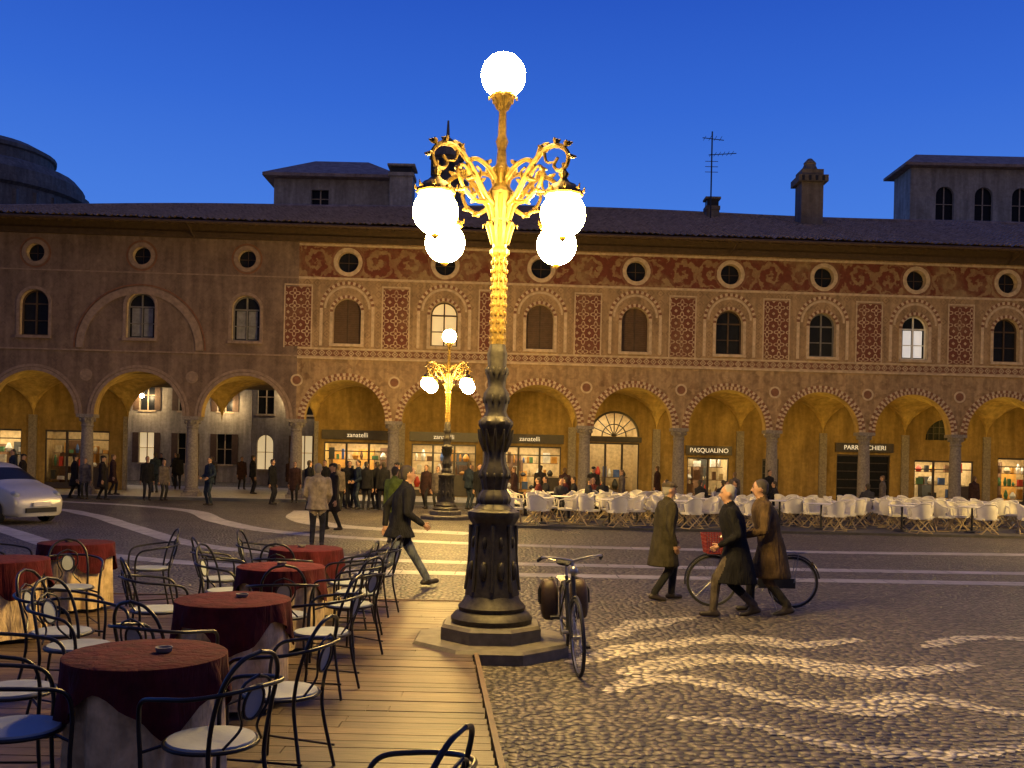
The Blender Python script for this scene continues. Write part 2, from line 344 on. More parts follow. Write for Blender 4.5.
for bi,(c,hw,R,side) in enumerate(bays):
    mi=0 if side=='R' else 1
    low=[(c-hw,SP)]+[(c-R,SP)]+[(c+R*math.cos(PI-PI*i/28),SP+R*math.sin(PI-PI*i/28)) for i in range(1,28)]+[(c+R,SP),(c+hw,SP),(c+hw,ZT),(c-hw,ZT)]
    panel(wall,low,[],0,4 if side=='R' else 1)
    A=[(c+R*math.cos(PI*i/28),SP+R*math.sin(PI*i/28)) for i in range(29)]
    wall.add([(p[0],0,p[1]) for p in A]+[(p[0],TK,p[1]) for p in A],[(i,i+1,29+i+1,29+i) for i in range(28)],2)
    for sx in (-1,1):
        x0,x1=sorted((c+sx*hw,c+sx*R)); wall.add([(x0,0,SP),(x1,0,SP),(x1,TK,SP),(x0,TK,SP)],[(0,1,2,3)],mi)
    wz=6.55; hwin=.56; wsp=7.85
    wl=[(c-hwin,wz),(c+hwin,wz),(c+hwin,wsp)]+arc(c,wsp,hwin,0,PI,12)[1:-1]+[(c-hwin,wsp)]
    cr=.42 if side=='R' else .36; cl=arc(c,9.92,cr,0,2*PI,20)[:-1]
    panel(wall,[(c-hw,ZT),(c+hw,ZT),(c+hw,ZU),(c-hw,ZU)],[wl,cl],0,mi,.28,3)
    kind=winkind.get(bi,'left')
    if bi==13: kind='dark'
    gm={'shut':1,'lit':8,'dark':0,'pane':0,'bright':0,'left':0}[kind]
    wf=[(p[0],.26,p[1]) for p in wl]; win.add(wf,[tuple(range(len(wf)))],gm)
    win.add([(p[0],.26,p[1]) for p in cl],[tuple(range(len(cl)))],0)
    fm=3 if kind in('bright',) else (7 if kind in('pane','left') else 4)
    if kind=='shut':
        for z in np.arange(wz+.08,wsp+.35,.09):
            hh=hwin-.05 if z<wsp else max(.05,math.sqrt(max(0,hwin**2-(z-wsp)**2))-.05)
            for sx in(-1,1):
                x0,x1=sorted((c+sx*.03,c+sx*hh)); win.box(x0,x1,.215,.25,z,z+.045,1)
    win.box(c-.03,c+.03,.2,.255,wz,wsp+hwin-.02,fm)
    win.box(c-hwin,c+hwin,.2,.252,wz,wz+.06,fm)
    if kind!='shut':
        win.box(c-hwin+.01,c+hwin-.01,.205,.25,wsp-.03,wsp+.03,fm); win.box(c-hwin+.01,c+hwin-.01,.21,.25,7.15,7.19,fm)
        for sx in(-1,1):
            x0,x1=sorted((c+sx*(hwin-.002),c+sx*(hwin-.06))); win.box(x0,x1,.2,.252,wz+.06,wsp,fm)
        ring(win,c,wsp,hwin-.06,hwin-.004,0,PI,12,.2,.25,[fm])
    if kind in('left','bright'):
        for sx in(-1,1):
            x0,x1=sorted((c+sx*.06,c+sx*.42)); win.box(x0,x1,.252,.257,wz+.1,7.8,5 if kind=='left' else 6)
    win.box(c-.012,c+.012,.22,.255,9.92-cr,9.92+cr,4); win.box(c-cr,c+cr,.222,.253,9.908,9.932,4)
    orn.box(c-.7,c+.7,-.1,.05,6.43,6.545,3 if side=='R' else 6)
    ring(orn,c,wsp,hwin+.02,hwin+.14,0,PI,20,-.03,.01,[4,5] if side=='R' else [6])
    for sx in(-1,1):
        x0,x1=sorted((c+sx*(hwin+.02),c+sx*(hwin+.14))); orn.box(x0,x1,-.03,.01,6.545,wsp,3 if side=='R' else 6)
    ring(orn,c,9.92,cr+.01,cr+.17,0,2*PI,28,-.035,.01,[3] if side=='R' else [6])
    ring(orn,c,9.92,cr+.20,cr+.27,0,2*PI,28,-.015,.01,[5])
    if side=='R':
        ring(orn,c,8.0,1.0,1.12,0.0,PI,30,-.014,.01,[4,5]);ring(orn,c,8.0,.86,.95,0,PI,30,-.01,.01,[3])
        for sx in(-1,1):
            x0,x1=sorted((c+sx*1.0,c+sx*1.12)); orn.box(x0,x1,-.014,.01,6.45,8.0,4)
    ring(orn,c,SP,R+.002,R+.13,0,PI,64 if side=='R' else 32,-.05,.01,[4,5] if side=='R' else [6])
    ring(orn,c,SP,R+.16,R+.27,0,PI,48,-.03,.01,[3,5] if side=='R' else [6])
cpos=sorted(set([round(c-hw,3) for c,hw,_,_ in bays]+[round(c+hw,3) for c,hw,_,_ in bays]))
cpos=[p for i,p in enumerate(cpos) if i==0 or p-cpos[i-1]>.3]
for p in cpos:
    cols.box(p-.34,p+.34,-.09,.59,.12,.27)
    cols.lathe(p,.25,[(.33,.27),(.34,.33),(.30,.38),(.31,.42),(.26,.46),(.25,1.4),(.24,2.2),(.215,2.88),(.25,2.92),(.25,2.96),(.215,2.98),(.23,3.06),(.30,3.2),(.33,3.26)],20)
    cols.box(p-.35,p+.35,-.06,.56,3.26,3.398)
    for a in range(8): 
        an=a*PI/4; cols.sphere((p+.29*math.cos(an),.25+.29*math.sin(an),3.17),(.06,.06,.08),8,6)
    if p>-9:
        # inlaid panel, two rosettes wide, aligned to the rosette grid
        g0=round(p/.52)*.52; g0=p
        orn.box(p-.52,p+.52,-.012,.01,6.4,8.85,0)
        for (a,b_,z0,z1) in ((p-.58,p-.53,6.34,8.9),(p+.53,p+.58,6.34,8.9)): orn.box(a,b_,-.02,.01,z0,z1,3)
        orn.box(p-.58,p+.58,-.02,.01,8.905,8.96,3)
    rm_=5 if p>-9 else 6
    ring(orn,p,5.0,.0,.17,0,2*PI,20,-.02,.01,[rm_]); ring(orn,p,5.0,.18,.25,0,2*PI,20,-.03,.01,[3 if p>-9 else 6])
xL,xR=-30.2,35.05
orn.box(-8.95,xR,-.016,.01,5.98,6.30,1); orn.box(-8.95,xR,-.07,.01,5.90,5.97,3); orn.box(-8.95,xR,-.05,.01,6.305,6.36,3)
orn.box(xL,-8.95,-.05,.01,5.97,6.03,6)
for (c,hw,R,side) in baysR:
    pts=[(c-hw,9.28),(c+hw,9.28),(c+hw,10.55),(c-hw,10.55)]
    panel(orn,pts,[arc(c,9.92,.55,0,2*PI,24)[:-1]],-.006,2,.004)
orn.box(-8.95,xR,-.03,.01,9.18,9.27,3); orn.box(-8.95,xR,-.03,.01,10.56,10.64,3)
orn.box(xL,-8.95,-.02,.01,9.2,9.25,6)
ring(orn,-15.325,6.1,2.25,2.55,0,PI,44,-.05,.01,[6]); ring(orn,-15.325,6.1,2.6,2.66,0,PI,44,-.03,.01,[5])
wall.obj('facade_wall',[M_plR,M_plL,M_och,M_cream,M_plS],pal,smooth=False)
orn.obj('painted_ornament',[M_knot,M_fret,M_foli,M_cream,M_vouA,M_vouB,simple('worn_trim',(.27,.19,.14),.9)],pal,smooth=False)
win.obj('windows',[M_glass,M_shut,M_pane,M_whitep,M_wood,M_curt,emis('lit_curtain',(.9,.88,.85),.45),M_greyp,emis('amber_pane',(1,.6,.2),.28)],pal,smooth=False)
cols.obj('columns',M_stone,pal)
s=MB()
s.box(xL,-21.7,TK,5.0,5.35,5.6); s.box(-21.7,-8.95,TK,12,5.35,5.6); s.box(-8.95,xR,TK,5.0,5.35,5.6)
s.box(xL-.3,xL,0,12,0,12.5); s.box(xR,xR+.3,0,12,0,12.5)
s.box(xL,-21.7,11.7,12,0,11.2); s.box(-21.7,-8.95,11.7,12,5.6,11.2); s.box(-8.95,xR,11.7,12,0,11.2)
s.box(-22.0,-21.7,5.25,11.7,0,5.34); s.box(-8.95,-8.65,5.25,11.7,0,5.34)
s.obj('walls_and_floors',M_och,pal,smooth=False)
v=MB()
for (c,hw,R,side) in bays:
    nx,ny=18,16; d0,d1=TK,5.0; dm=(d0+d1)/2; hd=(d1-d0)/2; rise=1.8; vs=[]
    for i in range(nx+1):
        for j in range(ny+1):
            a=math.sin(PI/2*(2*i/nx-1)); b_=math.sin(PI/2*(2*j/ny-1))
            z=SP-.05+rise*max(math.sqrt(max(0,1-a*a)),math.sqrt(max(0,1-b_*b_)))
            vs.append((c+a*hw,dm+b_*hd,z))
    v.add(vs,[(i*(ny+1)+j,i*(ny+1)+j+1,(i+1)*(ny+1)+j+1,(i+1)*(ny+1)+j) for i in range(nx) for j in range(ny)])
v.obj('groin_vaults',M_och,pal,ang=25)
f=MB(); f.box(xL,xR,-.9,12.2,-.05,.12); f.obj('arcade_pavement',M_slab,pal,smooth=False)
r=MB(); x=xL-.8
while x<xR+.8:
    r.add([(x,-1.15,10.98),(x+.12,-1.15,10.98),(x+.12,0,11.28),(x,0,11.28),(x,-1.15,11.1),(x+.12,-1.15,11.1),(x+.12,0,11.42),(x,0,11.42)],
          [(0,3,2,1),(4,5,6,7),(0,1,5,4),(1,2,6,5),(3,0,4,7)],0); x+=.55
r.box(xL,xR,-.12,.0,10.7,10.94,0); r.box(xL,xR,.0,.3,10.95,11.3,0)
r.tube([(xL-.9,-1.28,11.08),(xR+.9,-1.28,11.08)],.07,8,0)
for px_ in (-21.7,-13.2,-3,9,21): r.tube([(px_,-1.2,11.05),(px_,-.5,10.8),(px_,-.06,10.72)],.035,6,0)
r.obj('eaves',M_wood,pal)
def rise_(s): return 2.8+min(0,.032*s)
rt=MB(); nx=int((xR-xL+1.8)/.0625); ys=[]
L=26
for j in range(L):
    a=j/L; b_=(j+1)/L
    ys.append((a,0.06)); ys.append((b_,0.0))
vs=[]; rq=random.Random(9); colj=[rq.uniform(-.02,.03) for _ in range(400)]
for i in range(nx+1):
    x=xL-.9+i*.0625; rz=.09*abs(math.sin(PI*x/.25))+colj[i//4]
    sag=.05*math.sin(x*.31)+.03*math.sin(x*.9+1)
    for (q,o) in ys:
        vs.append((x,-1.22+q*7.2,11.13+q*rise_(x)+rz+o+sag*q))
k=len(ys)
rt.add(vs,[(i*k+j,(i+1)*k+j,(i+1)*k+j+1,i*k+j+1) for i in range(nx) for j in range(k-1)])
rL,rR=rise_(xL),2.8
rt.add([(xL-.9,5.98,11.1+rL),(0,5.98,13.9),(xR+.9,5.98,13.9),(xR+.9,13,11.1),(xL-.9,13,11.1)],[(0,1,2,3,4)])
rt.add([(xL-.9,-1.22,11.07),(xR+.9,-1.22,11.07),(xR+.9,5.98,13.76),(0,5.98,13.76),(xL-.9,5.98,10.96+rL)],[(0,1,2,3,4)])
rt.tube([(xL-.9+i,5.98,11.2+rise_(xL-.9+i)+.05*math.sin((xL-.9+i)*.31)) for i in range(67)],.11,8)
rt.obj('tiled_roof',M_tile,pal,smooth=False)
# shopfronts
back=MB(); shop=MB(); goods=MB()
GC=[simple('goods_%d'%i,c,.6) for i,c in enumerate([(.5,.05,.03),(.5,.42,.3),(.05,.1,.3),(.5,.25,.05),(.03,.03,.03),(.08,.2,.1),(.7,.7,.7),(.12,.06,.03)])]
M_room=simple('shop_interior',(.50,.38,.22),.8); M_shoplight=emis('shop_light_panel',(1,.80,.45),10)
spec={0:(-1.55,1.55,2.45,'sign'),1:(-1.5,1.5,2.45,'sign'),2:(-1.5,1.5,2.45,'sign'),3:(-1.2,1.2,2.7,'door'),4:(-.5,1.5,2.1,'sign'),5:(-.9,-.1,2.1,'dk'),
      6:(-1.3,1.3,2.4,'dksign'),7:(-1.5,1.4,2.2,'sh'),8:(-1.4,1.4,2.4,'sh'),9:(-1.4,1.4,2.4,'sign'),10:(-1.4,1.4,2.4,'sh'),13:(-1.6,1.3,2.7,'sh'),14:(-1.6,1.6,2.7,'sh'),15:(-1.6,1.6,2.7,'sh')}
rnd=random.Random(3)
signs=[]
for bi,(c,hw,R,side) in enumerate(bays):
    if bi in(11,12): continue
    a,b_,h,k=spec[bi]; z0=.12
    hole=[(c+a,z0+.02),(c+b_,z0+.02),(c+b_,z0+h),(c+a,z0+h)]; holes=[hole]
    fan=k=='door'
    if fan: holes.append(arc(c,z0+h+.3,1.15,0,PI,16))
    if bi==5: holes.append([(c-.85,3.3),(c-.15,3.3),(c-.15,3.9)]+arc(c-.5,3.9,.35,0,PI,8)[1:-1]+[(c-.85,3.9)])
    if bi==7: holes.append(arc(c,3.3,1.0,0,PI,14))
    panel(back,[(c-hw,z0),(c+hw,z0),(c+hw,5.34),(c-hw,5.34)],holes,5.0,0,.2,0)
    dark=k in('dk','dksign'); dpt=6.5 if bi==13 else 8.2
    x0,x1=c+a-.25,c+b_+.25; zt=z0+h+(1.6 if fan else .25)
    rm=[(x0,5.22,z0),(x1,5.22,z0),(x1,dpt,z0),(x0,dpt,z0),(x0,5.22,zt),(x1,5.22,zt),(x1,dpt,zt),(x0,dpt,zt)]
    shop.add(rm,[(0,1,2,3),(7,6,5,4),(3,2,6,7),(0,3,7,4),(1,5,6,2)],1 if dark else 0)
    if not dark:
        shop.box(c+a+.2,c+b_-.2,5.5,dpt-.8,zt-.06,zt-.03,2)
        for sh in range(3 if not fan else 2):
            zz=z0+.42+sh*.62
            dd=5.4+sh*.25 if not fan else 7.7
            goods.box(c+a+.05,c+b_-.05,dd,dd+.3,zz-.03,zz,7)
            xx=c+a+.1
            while xx<c+b_-.25:
                ww=rnd.uniform(.08,.34); hh=rnd.uniform(.15,.55); q=rnd.randrange(8)
                if rnd.random()<.85:
                    if rnd.random()<.5: goods.box(xx,xx+ww,dd+.03,dd+.2,zz,zz+hh,q)
                    else: goods.lathe(xx+ww/2,dd+.13,[(ww*.3,zz),(ww*.5,zz+hh*.4),(ww*.35,zz+hh*.7),(ww*.15,zz+hh)],10,q)
                xx+=ww+rnd.uniform(.02,.15)
        for q in range(4 if not fan else 0):
            xx=rnd.uniform(c+a,c+b_-.7); goods.box(xx,xx+rnd.uniform(.4,.8),dpt-.5,dpt-.06,z0,z0+rnd.uniform(1.2,2.3),rnd.choice([4,7,3,7]))
    else:
        shop.box(c+a,c+b_,5.15,5.18,z0,z0+h,3)
        for q in range(1,6): shop.box(c+a+.05,c+b_-.05,5.12,5.148,z0+q*h/6-.02,z0+q*h/6+.02,4)
    nm=max(1,int((b_-a)/.95)); nm=3 if fan else nm
    for q in range(nm+1):
        xx=c+a+(b_-a)*q/nm; shop.box(xx-.05,xx+.05,5.06,5.14,z0,z0+h,4)
    shop.box(c+a-.04,c+b_+.04,5.05,5.15,z0+h-.08,z0+h+.001,4); shop.box(c+a,c+b_,5.05,5.15,z0,z0+.3,4)
    if k!='door' and not dark and bi!=4:
        xx=c+a+(b_-a)*(nm-1)/nm; shop.box(xx+.05,c+b_-.05,5.07,5.13,z0+.3,z0+1.0,4)
        shop.box(c+a+.05,c+b_-.05,5.07,5.13,z0+h-.45,z0+h-.40,4)
    if fan:
        for q in range(1,8):
            an=PI*q/8; shop.tube([(c,5.1,z0+h+.3),(c+1.15*math.cos(an),5.1,z0+h+.3+1.15*math.sin(an))],.025,6,4)
        ring(shop,c,z0+h+.3,1.1,1.2,0,PI,18,4.95,5.1,[4]); ring(shop,c,z0+h+.3,.55,.6,0,PI,14,5.06,5.12,[4])
        shop.box(c-1.3,c+1.3,4.96,5.12,z0+h+.03,z0+h+.28,4)
    if bi==7:
        shop.add([(p[0],5.19,p[1]) for p in arc(c,3.3,1.0,0,PI,14)],[tuple(range(15))],3)
        for q in range(-3,4):
            xx=c+q*.28; shop.tube([(xx,5.1,3.3),(xx,5.1,3.3+math.sqrt(max(0,1-(q*.28)**2)))],.018,6,4)
        for q in(.3,.6): shop.box(c-math.sqrt(1-q*q),c+math.sqrt(1-q*q),5.09,5.12,3.3+q,3.33+q,4)
    if bi==5: shop.box(c-.85,c-.15,5.17,5.19,3.3,4.25,5)
    if 'sign' in k: 
        shop.box(c+a-.1,c+b_+.1,4.86,4.995,z0+h+.12,z0+h+.55,4); signs.append((bi,c+(a+b_)/2,z0+h+.235))
    for sx in(-1,1): 
        x0,x1=sorted((c+sx*hw,c+sx*(hw-.18))); back.box(x0,x1,4.9,4.999,z0,SP+.1,1)
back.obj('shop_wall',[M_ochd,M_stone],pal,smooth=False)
shop.obj('shopfronts',[M_room,simple('dark_room',(.03,.03,.03),.9),M_shoplight,M_glass,simple('dark_shop_frame',(.04,.03,.025),.4),M_pane],pal,smooth=False)
goods.obj('shop_display',GC,pal,smooth=False)
txt={0:'zanatelli',1:'zanatelli',2:'zanatelli',4:'PASQUALINO',6:'PARRUCCHIERI',9:'CAFFE'}
M_sign=emis('sign_lettering',(1,.85,.6),.45)
for bi,x,z in signs:
    c=bpy.data.curves.new('sign_text','FONT'); c.body=txt.get(bi,'BAR'); c.size=.30; c.align_x='CENTER'; c.extrude=.01
    o=bpy.data.objects.new('sign_text',c); scene.collection.objects.link(o); o.parent=pal; o.location=(x,4.84,z); o.rotation_euler=(PI/2,0,0); c.materials.append(M_sign)
fx=MB()
for p in cpos:
    if p<-29 or p>33: continue
    fx.box(p-.06,p+.06,.5,.72,3.75,3.8,0)
    ld=bpy.data.lights.new('arcade_uplighter','POINT'); ld.energy=70 if p>-10 else 38; ld.color=(1,.62,.09); ld.shadow_soft_size=.12
    o=bpy.data.objects.new('arcade_uplighter_lamp',ld); scene.collection.objects.link(o); o.parent=pal; o.location=(p,.98,4.0)
fx.obj('uplighter_brackets',M_black,pal)
# ------------------------------------------------------------------ buildings behind
def house(name,x0,x1,y0,y1,z1,wins,roofh=.9,wallm=M_pale,z0=0,hip=1.2,lit=()):
    h=empty(name,(0,0,0)); m=MB(); holes=[]; wn_=MB()
    for i,(cx,za,zb,hw,ar) in enumerate(wins):
        if ar: L=[(cx-hw,za),(cx+hw,za),(cx+hw,zb-hw)]+arc(cx,zb-hw,hw,0,PI,10)[1:-1]+[(cx-hw,zb-hw)]
        else: L=[(cx-hw,za),(cx+hw,za),(cx+hw,zb),(cx-hw,zb)]
        holes.append(L); wn_.add([(p[0],y0+.22,p[1]) for p in L],[tuple(range(len(L)))],2 if i in lit else 0)
        wn_.box(cx-.03,cx+.03,y0+.15,y0+.215,za,zb,1); wn_.box(cx-hw,cx+hw,y0+.15,y0+.213,(za+zb)/2-.02,(za+zb)/2+.02,1)
        wn_.box(cx-hw-.1,cx+hw+.1,y0-.06,y0+.02,za-.12,za-.005,1)
        if not ar and zb-za>1.5:
            for sx in(-1,1):
                a,b_=sorted((cx+sx*(hw+.02),cx+sx*(hw+.42))); wn_.box(a,b_,y0-.05,y0-.005,za,zb,3)
    panel(m,[(x0,z0),(x1,z0),(x1,z1),(x0,z1)],holes,y0,0,.25,0)
    m.add([(x0,y0,z0),(x1,y0,z0),(x1,y1,z0),(x0,y1,z0),(x0,y0,z1),(x1,y0,z1),(x1,y1,z1),(x0,y1,z1)],[(1,2,6,5),(2,3,7,6),(3,0,4,7),(4,5,6,7)],0)
    m.obj('walls',[wallm],h,smooth=False); wn_.obj('windows',[M_glass,M_cream,M_pane,M_shut],h,smooth=False)
    r=MB(); o=.5; ym=(y0+y1)/2
    r.add([(x0-o,y0-o,z1+.02),(x1+o,y0-o,z1+.02),(x1+o,y1+o,z1+.02),(x0-o,y1+o,z1+.02),(x0-o,y0-o,z1+.18),(x1+o,y0-o,z1+.18),(x1+o,y1+o,z1+.18),(x0-o,y1+o,z1+.18),(x0+hip,ym,z1+roofh),(x1-hip,ym,z1+roofh)],
      [(0,3,2,1),(0,1,5,4),(1,2,6,5),(2,3,7,6),(3,0,4,7),(4,5,9,8),(5,6,9),(6,7,8,9),(7,4,8)],0)
    r.obj('roof',M_tile,h,smooth=False); return h
house('attic_house',-12.7,-6.6,50,55,16.3,[(-10.3,14.85,15.75,.45,False)],1.7,M_pale,10,1.6)
house('palace_wing',23.7,42,58,60.5,20.1,[(25.8,16.9,19,.55,True),(28.15,16.9,19,.55,True),(30.4,16.9,19,.55,True),(33,16.9,19,.55,True)],1.2,M_pale,0,.8)
def chimney(name,x,y,z0,z1,w_,fancy=False,m=M_dkpl):
    h=MB(); h.box(x-w_,x+w_,y-w_,y+w_,z0,z1-.6,0)
    if fancy:
        h.box(x-w_*1.35,x+w_*1.35,y-w_*1.35,y+w_*1.35,z1-1.2,z1-.9,0)
        h.lathe(x,y,[(w_*.95,z1-.9),(w_*.8,z1-.55),(w_*.55,z1-.3),(w_*.6,z1-.22),(w_*.2,z1)],8,0)
        for q in range(4): h.box(x-w_*1.1+q*w_*.62,x-w_*1.1+q*w_*.62+.12,y-w_*1.42,y-w_*1.36,z1-1.18,z1-.95,1)
    else:
        h.box(x-w_*1.12,x+w_*1.12,y-w_*1.12,y+w_*1.12,z1-.6,z1-.42,0); h.box(x-w_*.9,x+w_*.9,y-w_*.9,y+w_*.9,z1-.42,z1-.1,1); h.box(x-w_*1.2,x+w_*1.2,y-w_*1.2,y+w_*1.2,z1-.1,z1,0)
    h.obj(name,[m,M_black],smooth=False)
chimney('chimney',-5.9,49,12,16.7,.58,m=M_pale); chimney('chimney',13.5,44.5,12.8,16.15,.5,True); chimney('chimney',9.2,45.5,13,14.5,.3)
tu=MB(); tu.lathe(-3.85,52,[(1.0,12),(1.0,16.6),(1.15,16.7),(1.15,16.9),(.85,17.0),(.85,18.0),(1.0,18.1),(.9,18.5),(.5,19.0),(.1,19.3),(.05,20.2)],8,0)
for a in range(8):
    an=a*PI/4+PI/8; tu.box(-3.85+.8*math.cos(an)-.12,-3.85+.8*math.cos(an)+.12,52+.8*math.sin(an)-.12,52+.8*math.sin(an)+.12,17.1,17.9,1)
tu.obj('bell_turret',[M_dkpl,M_black],smooth=False)
an=MB(); an.tube([(9.05,45,13.3),(9.05,45,17.5)],.035,6)
an.tube([(8.6,45,17.2),(9.6,45,17.1)],.02,6); an.tube([(8.9,45,16.4),(10.2,45,16.5)],.02,6)
for q in range(6): an.tube([(9.0+q*.2,44.7,16.42+q*.015),(9.0+q*.2,45.3,16.42+q*.015)],.012,5)
for q in range(4): an.tube([(8.7+q*.25,44.7,17.18),(8.7+q*.25,45.3,17.18)],.012,5)
for q in range(3): an.tube([(8.75,45,15.6+q*.25),(9.35,45,15.6+q*.25)],.015,5)
an.obj('television_antenna',M_black)
dm=MB(); DX=-45.6; dm.lathe(DX,82,[(8,0),(8,22.9),(8.4,23.1),(8.4,23.6),(7.9,23.7),(7.9,24.4),(7.2,25.2),(5.4,25.8),(5.4,26.6),(5.6,26.7),(5.6,27.0),(4.2,27.7),(2.2,28.2),(.2,28.5)],32,0)
for a in range(32):
    q=a*PI/16; dm.box(DX+8.02*math.cos(q)-.15,DX+8.02*math.cos(q)+.15,82+8.02*math.sin(q)-.15,82+8.02*math.sin(q)+.15,20,22.6,0)
dm.obj('church_drum',[M_dkpl],smooth=False)
wn=[]
for fl in range(3):
    for q in range(9): wn.append((-40+q*2.6,1.2+fl*3.5,3.2+fl*3.5,.5,False))
house('street_house',-42,-17.4,64,74,11.5,wn,1.2,M_pale,0,lit=(3,5,6))
wn=[(-15.2+q*2.4,1.0+fl*3.4,3.1+fl*3.4,.5,q%2==0) for fl in range(3) for q in range(4)]
house('street_house',-16.0,-5,59,70,11,wn,1.2,M_pale,0,lit=(0,1,2))
def added_wall_lamp(x,y,z,en):
    m=MB(); m.tube([(x,y+.6,z+.4),(x,y+.2,z+.5),(x,y,z+.25)],.03,6,0); m.lathe(x,y,[(.02,z+.3),(.2,z+.2),(.22,z+.14)],12,0); m.sphere((x,y,z),.13,12,8,1)
    m.obj('added_wall_lantern',[M_black,emis('added_lantern_globe',(1,.72,.36),en)])
added_wall_lamp(-24.5,63.3,5.6,330); added_wall_lamp(-19.0,63.3,5.2,230); added_wall_lamp(-13.6,58.3,5.6,160)  # lanterns added to brighten the street houses beyond the passage
# ------------------------------------------------------------------ street lamps
M_iron=simple('lamp_dark_iron',(.04,.035,.028),.5,.4,var=.4,scale=20)
M_gild=simple('lamp_gilt_iron',(.15,.095,.018),.5,.3,var=.5,scale=25)
M_globe=emis('lamp_globe_glass',(1,.64,.17),310)
M_globe2=emis('lamp_globe_glass_bright',(1,.62,.16),400)
def street_lamp(x,y,hi=True,gm=None):
    L=empty('street_lamp',(x,y,0)); GN=(24,14) if hi else (14,8)
    b=MB(); b.lathe(0,0,[(.82,0),(.82,.10),(.79,.13)],8,0,rot=PI/8); b.lathe(0,0,[(.53,.13),(.53,.25),(.50,.28)],8,0,rot=PI/8)
    b.obj('stone_steps',simple('plinth_stone',(.10,.088,.075),.6,var=.35,scale=9),L,smooth=False)
    b=MB(); b.lathe(0,0,[(.40,.28),(.41,.33),(.37,.38),(.33,.40),(.34,.44),(.29,.50),(.26,.55)],24,0)
    b.lathe(0,0,[(.26,.55),(.25,.62),(.235,.7),(.215,1.1),(.205,1.26),(.235,1.3),(.25,1.34),(.25,1.38),(.2,1.41)],32,0,flute=(.045,8))
    for a in range(8):
        q=a*PI/4; b.tube([(.262*math.cos(q),.262*math.sin(q),.6),(.235*math.cos(q),.235*math.sin(q),.95),(.225*math.cos(q),.225*math.sin(q),1.25)],[.022,.012,.022],6,0)
        q+=PI/8; b.sphere((.225*math.cos(q),.225*math.sin(q),.8),(.04,.04,.10),8,6,0); b.sphere((.21*math.cos(q),.21*math.sin(q),1.08),(.025,.025,.06),8,6,0)
    b.lathe(0,0,[(.2,1.41),(.15,1.46),(.165,1.5),(.15,1.55),(.115,1.6),(.14,1.72),(.15,1.78),(.11,1.86),(.10,1.95),(.125,2.1),(.14,2.2),(.165,2.24),(.165,2.28),(.12,2.33)],32,0,flute=(.05,12))
    for a in range(12):
        q=a*PI/6; b.tube([(.11*math.cos(q),.11*math.sin(q),1.98),(.15*math.cos(q),.15*math.sin(q),2.1),(.175*math.cos(q),.175*math.sin(q),2.2)],[.012,.02,.008],6,0)
        b.sphere((.145*math.cos(q),.145*math.sin(q),1.74),(.018,.018,.035),6,5,0)
    b.obj('pedestal',M_iron,L)
    b=MB(); b.lathe(0,0,[(.12,2.33),(.10,2.38),(.125,2.5),(.125,2.56),(.085,2.62),(.09,2.7),(.115,2.78),(.09,2.84),(.10,2.95),(.085,3.0),(.075,3.05)],24,0,flute=(.04,8))
    for a in range(10):
        q=a*PI/5; b.sphere((.12*math.cos(q),.12*math.sin(q),2.5),(.016,.016,.045),6,5,0); b.sphere((.105*math.cos(q),.105*math.sin(q),2.78),(.014,.014,.04),6,5,0)
    b.lathe(0,0,[(.075,3.05),(.07,3.5),(.062,3.92),(.09,3.95),(.09,3.99),(.065,4.02)],32,1,flute=(.09,8))
    for zi,zz in enumerate(np.arange(3.1,3.9,.085)):
        for a in range(8):
            q=a*PI/4+(.39 if zi%2 else 0); b.sphere((.072*math.cos(q),.072*math.sin(q),zz),(.018,.018,.026),6,4,1)
    b.lathe(0,0,[(.065,4.02),(.09,4.1),(.11,4.2),(.085,4.3),(.11,4.42),(.13,4.5),(.14,4.56),(.09,4.62),(.07,4.7),(.09,4.78),(.05,4.86),(.04,5.0),(.06,5.08),(.04,5.14),(.035,5.38),(.06,5.42),(.09,5.48),(.12,5.53),(.12,5.55)],24,1,flute=(.06,8))
    for (z0,z1,r0,r1,nn) in ((4.05,4.26,.08,.16,8),(4.3,4.52,.1,.20,8),(4.62,4.80,.07,.13,8),(5.40,5.54,.05,.13,8)):
        for a in range(nn):
            q=a*2*PI/nn; C,S=math.cos(q),math.sin(q)
            b.tube([(r0*C,r0*S,z0),((r0*.8+r1*.2)*C,(r0*.8+r1*.2)*S,(z0+z1)/2),(r1*.85*C,r1*.85*S,z1),(r1*1.05*C,r1*1.05*S,z1-.02),(r1*1.07*C,r1*1.07*S,z1-.05)],[.012,.026,.02,.014,.006],6,1)
    b.obj('shaft',[M_iron,M_gild],L)
    arm=MB(); gl=MB()
    for sx,sy in((-1,-1),(1,-1),(-1,1),(1,1)):
        C,S=sx*.595/.872,sy*.637/.872
        def P(r,z,o=0): return (r*C-o*S,r*S+o*C,z if z<4.62 else 4.62+(z-4.62)*.78)
        def sc_(pts,rr,n=6): 
            Q=spline([P(*p) for p in pts],n); k=len(Q)
            arm.tube(Q,[rr*(1-.55*i/(k-1)) for i in range(k)],8,0)
        sc_([(.08,4.42),(.22,4.5),(.40,4.74),(.60,4.93),(.80,4.93),(.92,4.8),(.90,4.66),(.80,4.63),(.74,4.71),(.79,4.79)],.032)
        sc_([(.08,4.72),(.2,4.84),(.36,4.88),(.47,4.78),(.42,4.66),(.31,4.66),(.29,4.75),(.35,4.79)],.026)
        sc_([(.16,4.46),(.33,4.42),(.5,4.5),(.6,4.66),(.54,4.76),(.46,4.71)],.024)
        sc_([(.5,4.85),(.55,4.98),(.65,5.0),(.68,4.94),(.63,4.9)],.018)
        sc_([(.6,4.93),(.64,4.78),(.76,4.74)],.018)
